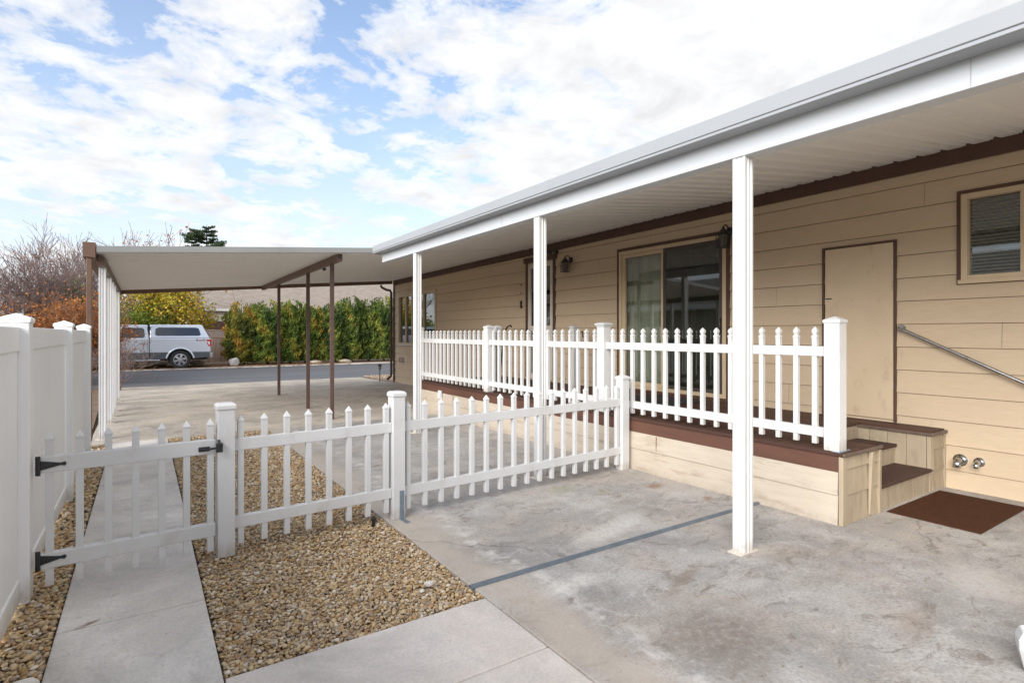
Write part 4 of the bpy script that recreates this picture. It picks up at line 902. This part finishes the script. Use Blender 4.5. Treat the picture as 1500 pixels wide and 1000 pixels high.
specs=[(357,30.2,3.0,1.35,ARBO,'short orange-tinged hedge tree at the left end of the hedge'),
 (392,30.0,3.05,1.5,ARBM,'olive and gold hedge tree second from the left end'),
 (425,30.1,3.15,1.25,ARBM,'yellow-green hedge tree left of the middle carport post'),
 (447,30.2,3.0,1.15,ARBM,'olive hedge tree behind the middle carport post'),
 (466,30.4,2.9,1.05,ARBO,'thin half-dead orange hedge tree between the middle and nearest brown posts'),
 (492,30.0,3.1,1.3,ARBG,'green hedge tree behind the nearest brown carport post'),
 (515,30.0,3.45,1.3,ARBG,'tall green hedge tree right of the nearest brown post'),
 (540,30.1,3.3,1.3,ARBG,'broad green hedge tree with a domed top, second from the house corner'),
 (562,29.9,3.5,1.3,ARBG,'tall pointed green hedge tree beside the house corner'),
 (590,30.2,3.4,1.4,ARBG,'green hedge tree mostly hidden behind the house corner')]
for i,(px,Y,h,w,m,l) in enumerate(specs): arbor(px,Y,h*.915,w*1.22,m,l,40+i,n=14500 if px<585 else 1500)

def branches(seed,h,spread,depth,n0=6,base_r=.09,droop=0,up=.35,first=.25,multi=1,fork=(3,4)):
    """recursive limbs: list of (pts,radii), tips"""
    r=random.Random(seed); out=[]; tips=[]
    def grow(p,d,l,rad,k):
        pts=[p]; rr=[rad]; n=4 if k>1 else 3; q=Vector(p); dd=Vector(d)
        for i in range(n):
            dd=(dd+Vector((r.gauss(0,.13),r.gauss(0,.13),r.gauss(0,.10)+up*.12-droop*.1))).normalized(); q=q+dd*l/n; pts.append(q.copy()); rr.append(rad*(1-.5*(i+1)/n))
            if k>0 and i>=1:
                for _ in range(r.choice((1,1,2))):
                    s=Vector((r.gauss(0,1),r.gauss(0,1),r.gauss(0,.5))).normalized(); nd=(dd*.75+s*spread+Vector((0,0,up*.3))).normalized()
                    grow(q.copy(),nd,l*r.uniform(.5,.75),rad*(1-.5*(i+1)/n)*.62,k-1)
        out.append((pts,rr,k)); tips.append((q.copy(),dd.copy()))
        if k==0: tips.append((pts[1].copy(),dd.copy()))
    for m_ in range(multi):
        a=r.uniform(0,6.28); l0=h*first
        st=Vector((.08*math.cos(a),.08*math.sin(a),0)) if multi>1 else Vector((0,0,0))
        sp=.45 if multi>1 else .06
        p1=st+Vector((sp*l0*math.cos(a),sp*l0*math.sin(a),l0))
        out.append(([st-Vector((0,0,.1)),(st+p1)/2+Vector((r.gauss(0,.03),0,0)),p1],[base_r*1.15,base_r,base_r*.85],depth+1))
        for j in range(n0):
            b_=2*math.pi*(j+r.random()*.6)/n0; tilt=r.uniform(.25,.95)*spread*1.6
            d=Vector((math.cos(b_)*tilt,math.sin(b_)*tilt,1)).normalized()
            grow(p1-Vector((0,0,r.uniform(0,.25)*l0)),d,h*r.uniform(.36,.50),base_r*.55,depth)
    zm=max(p.z if hasattr(p,'z') else p[2] for pts,_,k in out for p in pts); f=h/zm
    out=[([Vector(p)*f for p in pts],rr,k) for pts,rr,k in out]; tips=[(p*f,d) for p,d in tips]
    return out,tips
def tree(name,label,cat,px,Y,h,seed,spread=.6,depth=3,leaf=None,nleaf=0,lsize=.05,bark=BARK,base_r=.09,n0=6,multi=1,first=.25,z0=-.05,group=None,lstd=.12,minr=.0045,x=None,sc=(1,1,1)):
    t=thing(name,label,cat,(gx(px,Y) if x is None else x,Y,z0),0,group); br,tips=branches(seed,h,spread,depth,n0,base_r,multi=multi,first=first)
    if sc!=(1,1,1): t.scale=sc
    b=MB(); b2=MB()
    for pts,rr,k in br:
        rr=[max(q,minr) for q in rr]
        (b if k>=depth else b2).tube(pts,rr,6 if k>=depth else (4 if k>0 else 3),cap=False)
    b.build('trunk',bark,t,smooth=True); b2.build('branches',bark,t,smooth=True)
    if leaf:
        T=np.array([q[0][:] for q in tips]); idx=RNG.integers(0,len(T),nleaf); P=T[idx]+RNG.normal(0,lstd,(nleaf,3))
        clump=RNG.uniform(0,1,len(T))[idx]; V,F,Q=leaf_cloud(P,lsize,np.clip(clump*.7+RNG.uniform(0,.35,nleaf),0,1),aspect=1.3); npmesh('crown',V,F,Q,leaf,t)
    return t
bt='bare trees and tall shrubs beyond the fence'
tree('bare_tree','large leafless tree with spreading purple-brown limbs above the left fence','tree',78,24,5.5,3,.50,4,bark=BARKR,base_r=.11,n0=10,first=.22,group=bt,minr=.0055)
tree('bare_tree','leafless many-stemmed tree at the left edge of the picture','tree',15,23,4.5,8,.55,4,bark=BARKR,base_r=.08,n0=6,multi=2,first=.2,group=bt,minr=.0055)
tree('bare_tree','thin leafless tree just left of the carport corner','tree',128,27,5.5,12,.45,4,bark=BARKR,base_r=.09,n0=8,first=.2,group=bt,minr=.006)
tree('bare_tree','far bare tree rising over the left end of the carport roof','tree',172,34,7.2,15,.4,3,bark=BARKR,base_r=.09,n0=5,first=.35,group=bt,minr=.009)
tree('orange_leaved_tree','far slender tree with a few orange leaves above the carport roof','tree',232,36,7.7,21,.42,3,leaf=ORL,nleaf=350,lsize=.05,bark=BARKR,base_r=.09,n0=5,first=.35,minr=.009)
tree('russet_shrub','dense russet twiggy shrub behind the white fence posts','shrub',100,21.5,2.85,31,.85,4,leaf=ORL,nleaf=5200,lsize=.028,bark=TAN,base_r=.035,n0=5,multi=4,first=.12,lstd=.16,minr=.006)
tree('russet_shrub','lower russet shrub left of the dense one, against the white fence','shrub',62,22.5,2.3,35,.85,4,leaf=ORL,nleaf=1500,lsize=.026,bark=TAN,base_r=.03,n0=4,multi=3,first=.12,lstd=.14,minr=.006)
tree('olive_conifer','narrow olive conifer poking up behind the russet shrub','tree',92,25,3.5,37,.4,3,leaf=GRN,nleaf=3500,lsize=.04,base_r=.06,n0=6,first=.2,lstd=.10)
tree('yellow_tree','autumn tree with sparse yellow leaves behind the pickup','tree',226,33,4.6,41,.75,3,leaf=YEL,nleaf=6000,lsize=.055,bark=BARK,base_r=.12,n0=7,first=.3,lstd=.26,minr=.008)
tree('orange_leaved_tree','small orange-leaved tree above the brown gate right of the yellow tree','tree',275,34,3.6,43,.6,3,leaf=YEL,nleaf=1100,lsize=.055,bark=BARKR,base_r=.07,n0=6,first=.35,lstd=.16,minr=.008)
tree('green_shrub','rounded green shrub behind the cab of the pickup','shrub',196,32,3.1,45,.8,3,leaf=GRN,nleaf=11000,lsize=.05,base_r=.06,n0=7,multi=2,first=.2,lstd=.22)
tree('green_shrub','olive green shrub behind the bed cap of the pickup','shrub',224,32.3,2.35,47,.8,3,leaf=GRN,nleaf=7000,lsize=.05,base_r=.05,n0=6,multi=2,first=.2,lstd=.2)
tree('twiggy_shrub','small bare pink-twigged shrub beside the farthest side post','shrub',0,18.7,1.5,51,.7,3,bark=BARKR,base_r=.02,n0=4,multi=3,first=.12,minr=.004,x=-.62)
# conifer whose tip shows above the carport
def conifer(px,Y,h,w,label,seed):
    r=np.random.default_rng(seed); t=thing('pine_tree',label,'tree',(gx(px,Y),Y,0)); b=MB(); b.tube([(0,0,-.2),(0,0,h*.5),(0,0,h)],[.25,.14,.02],8); b.build('trunk',BARK,t)
    b=MB(); P=[];Q=[]
    z=h*.35
    while z<h*.985:
        f=(h-z)/(h*.65); L_=w/2*(f**.75)*1.0
        for j in range(7):
            a=r.uniform(0,6.28); l=L_*r.uniform(.35,1.3); p0=np.array([0,0,z]); p1=np.array([math.cos(a)*l,math.sin(a)*l,z+l*r.uniform(-.02,.30)])
            b.tube([tuple(p0),tuple((p0+p1)/2+np.array([0,0,-.05*l])),tuple(p1)],[.03*f+.01,.02*f+.008,.006],4,cap=False)
            m=int(130*max(l,.3)); s=r.uniform(.15,1,m)**.8; pts=p0+(p1-p0)*s[:,None]+r.normal(0,.06+.035*l,(m,3))*np.array([1,1,.45]); P.append(pts); Q.append(np.clip(r.normal(.5,.2)+r.normal(0,.15,m),0,1))
        z+=h*.028*(1+f*.6)
    b.build('branches',BARK,t); V,F,c=leaf_cloud(np.concatenate(P),.038,np.concatenate(Q),up=.6,aspect=2.4); npmesh('crown',V,F,c,NEED,t)
conifer(303,58,11.5,11.5,'dark conifer tip showing over the carport roof',71)
conifer(281,66,11.9,7.5,'fainter conifer just left of the dark conifer tip',73)

# ------------------------------------------------------------------ across the street
wf=thing('wooden_fence','weathered plank fence topped with lattice behind the pickup','fence',(3.5,31.3,0))
def wfp(name,mb,m): return hb(mb,name,m,wf,Vector((3.5,31.3,0)))
b=MB(); x=-8.0
while x<6.5: b.box(x,x+.132,31.30,31.32,.05,1.27+random.uniform(-.01,.01),0,random.random()); x+=.14
wfp('planks',b,WOODF)
for x in (-8,-5.5,-3,-.5,2.0,4.4,6.5):
    b=MB(); b.box(x-.05,x+.05,31.325,31.42,0,1.72,0,.2); wfp('post',b,WOODF)
b=MB(); b.box(-8,6.5,31.28,31.325,1.275,1.33,0,.3); b.box(-8,6.5,31.28,31.325,1.63,1.68,0,.3); wfp('rail',b,WOODF)
b=MB(); x=-8.0
while x<6.3:
    for s in (0,1):
        xa,xb=(x,x+.30) if s==0 else (x+.30,x)
        dx=.018; b.hexa([(xa-dx,31.300+.012*s,1.33),(xa+dx,31.300+.012*s,1.33),(xa+dx,31.310+.012*s,1.33),(xa-dx,31.310+.012*s,1.33),(xb-dx,31.300+.012*s,1.63),(xb+dx,31.300+.012*s,1.63),(xb+dx,31.310+.012*s,1.63),(xb-dx,31.310+.012*s,1.63)],0,.6)
    x+=.10
wfp('lattice',b,mat('lattice_paint',(.55,.46,.41),(.45,.36,.31),8,.8))
nh=thing('house_across_street','beige bungalow with brown shingle roof across the street','house',(9,38,0)); NB=Vector((9,38,0))
def nhp(name,mb,m,parent=nh,**k): return hb(mb,name,m,parent,NB,**k)
CRW=mat('pale_wall',(.43,.385,.32),(.38,.34,.28),3,.7)
b=MB(); b.box(2.2,30,38,48,0,2.62); nhp('wall',b,CRW)
b=MB(); b.prism([(37.4,2.62),(43,5.9),(48.6,2.62),(48.6,2.55),(37.4,2.55)],'x',4.9,31); b.prism([(38.2,2.95),(43,5.75),(48,2.75),(48,2.6),(38.2,2.6)],'x',1.5,4.89); nhp('roof',b,SHING)
b=MB(); b.box(4.8,31,37.30,37.40,2.52,2.66); b.box(1.45,4.79,38.05,38.18,2.86,3.0); b.box(4.80,4.90,37.30,37.42,2.67,3.05); nhp('gutter',b,mat('white_gutter',(.7,.7,.68),None,1,.5),bevel=.01)
b=MB(); b.box(2.3,5.75,37.93,37.99,.75,2.2); gd=nhp('garage_door',b,mat('brown_door',(.09,.042,.028),(.07,.032,.022),2,.6)); 
b=MB(); b.box(2.2,2.3,37.90,37.99,0,2.25); b.box(5.75,5.87,37.90,37.99,0,2.25); b.box(2.2,5.87,37.90,37.99,2.25,2.36); nhp('door_trim',b,mat('pale_trim',(.6,.58,.54),None,1,.5),gd)
b=MB(); b.box(7.0,8.6,37.95,37.99,1.0,2.1); w_=nhp('window',b,TGLASS); b=MB(); b.box(6.9,7.0,37.93,37.99,.9,2.2); b.box(8.6,8.7,37.93,37.99,.9,2.2); b.box(7.0,8.6,37.93,37.99,2.1,2.2); b.box(7.0,8.6,37.93,37.99,.9,1.0); nhp('frame',b,CRW,w_)
# neighbour to the left, seen only mirrored in the glass
n2=thing('neighbour_house','beige house with pale eaves beyond the white fence, mirrored in the patio door','house',(-9,14,0)); QB=Vector((-9,14,0))
b=MB(); b.box(-16,-8,5,24,0,2.7); hb(b,'wall',CRW,n2,QB)
b=MB(); b.prism([(-7.4,2.7),(-12,4.4),(-16.6,2.7),(-16.6,2.6),(-7.4,2.6)],'y',4.5,24.5); hb(b,'roof',SHINGD,n2,QB)
b=MB(); b.box(-7.39,-7.3,4.5,24.5,2.55,2.78); hb(b,'gutter',ALU,n2,QB)
for y in (8,13,18): 
    b=MB(); b.box(-7.99,-7.95,y,y+1.6,1.0,2.2); hb(b,'window',TGLASS,n2,QB)

# ------------------------------------------------------------------ sky and sun
W=bpy.data.worlds.new('World'); S.world=W; W.use_nodes=True; nt=W.node_tree; nt.nodes.clear()
SUN_EL,SUN_AZ=R(27),R(243)     # azimuth measured from +Y clockwise
out=nt.nodes.new('ShaderNodeOutputWorld'); bg=nt.nodes.new('ShaderNodeBackground'); nt.links.new(bg.outputs[0],out.inputs[0]); bg.inputs[1].default_value=.12
sky=nt.nodes.new('ShaderNodeTexSky'); sky.sky_type='NISHITA'; sky.sun_disc=False; sky.sun_elevation=SUN_EL; sky.sun_rotation=SUN_AZ; sky.air_density=1.0; sky.dust_density=.6; sky.ozone_density=2.0
tc=nt.nodes.new('ShaderNodeTexCoord'); sx=nt.nodes.new('ShaderNodeSeparateXYZ'); nt.links.new(tc.outputs['Generated'],sx.inputs[0]); x,y,z=sx.outputs
zp=math_(nt,'ADD',math_(nt,'MAXIMUM',z,0.0),.16)
cbx=nt.nodes.new('ShaderNodeCombineXYZ'); nt.links.new(math_(nt,'DIVIDE',x,zp),cbx.inputs[0]); nt.links.new(math_(nt,'DIVIDE',y,zp),cbx.inputs[1])
def cn(scale,detail,rough,loc,dist=0,sc=(1,1,1)):
    mp=nt.nodes.new('ShaderNodeMapping'); mp.inputs['Location'].default_value=loc; mp.inputs['Scale'].default_value=sc; nt.links.new(cbx.outputs[0],mp.inputs[0]); return noise(nt,mp.outputs[0],scale,detail,rough,dist)
big=cn(1.1,3,.5,(3.1,1.7,0)); med=cn(4.2,9,.62,(.4,2.2,0),.35); fine=cn(11,6,.6,(5,1,0))
den=math_(nt,'ADD',math_(nt,'ADD',math_(nt,'MULTIPLY',big,.55),math_(nt,'MULTIPLY',med,.75)),math_(nt,'MULTIPLY',fine,.22))
# more cloud towards +X (east, over the house) and near the horizon
east=math_(nt,'MULTIPLY',math_(nt,'SUBTRACT',math_(nt,'DIVIDE',x,math_(nt,'MAXIMUM',math_(nt,'SQRT',math_(nt,'ADD',math_(nt,'MULTIPLY',x,x),math_(nt,'MULTIPLY',y,y))),.01)),.52),.34)
den=math_(nt,'ADD',den,math_(nt,'MAXIMUM',east,-.07))
cl=ramp(nt,den,[(.655,0.),(.705,.6),(.80,1.)])
veil=ramp(nt,z,[(.0,.95),(.16,.82),(.30,.44),(.50,.22)])
veil=mix(nt,1.0,veil,ramp(nt,cn(2.0,6,.6,(8,3,0),0,(1,.5,1)),[(.3,.70),(.7,1.0)]),'MULTIPLY')
shade=ramp(nt,cn(4.5,6,.6,(2.1,.3,0),.3),[(.30,.76),(.64,1.0)])
K=4.75
ccol=mix(nt,1.0,(K,K*1.005,K*1.02),shade,'MULTIPLY')
skyc=mix(nt,1.0,sky.outputs[0],(.92,1.03,1.12),'MULTIPLY')
vc=mix(nt,veil,skyc,(K*.84,K*.875,K*.93))
fin=mix(nt,cl,vc,ccol)
nt.links.new(fin,bg.inputs[0])
sun=bpy.data.lights.new('sun','SUN'); sun.energy=2.9; sun.angle=R(48); sun.color=(1,.965,.92); so=bpy.data.objects.new('sun',sun); COL.objects.link(so)
d=Vector((math.sin(SUN_AZ)*math.cos(SUN_EL),math.cos(SUN_AZ)*math.cos(SUN_EL),math.sin(SUN_EL))); so.rotation_euler=(-d).to_track_quat('-Z','Y').to_euler(); so.location=(0,-5,20)

# ------------------------------------------------------------------ camera
cam=bpy.data.cameras.new('camera'); co=bpy.data.objects.new('camera',cam); COL.objects.link(co); S.camera=co
co.location=(0,0,1.5); co.rotation_euler=(R(90),0,-math.atan2(540,808)); cam.sensor_width=36; cam.lens=808/1500*36; cam.shift_y=-12/1500; cam.clip_start=.05; cam.clip_end=2000
vs=S.view_settings; vs.view_transform='Standard'; vs.look='None'; vs.gamma=1; vs.use_curve_mapping=False; vs.exposure=.97
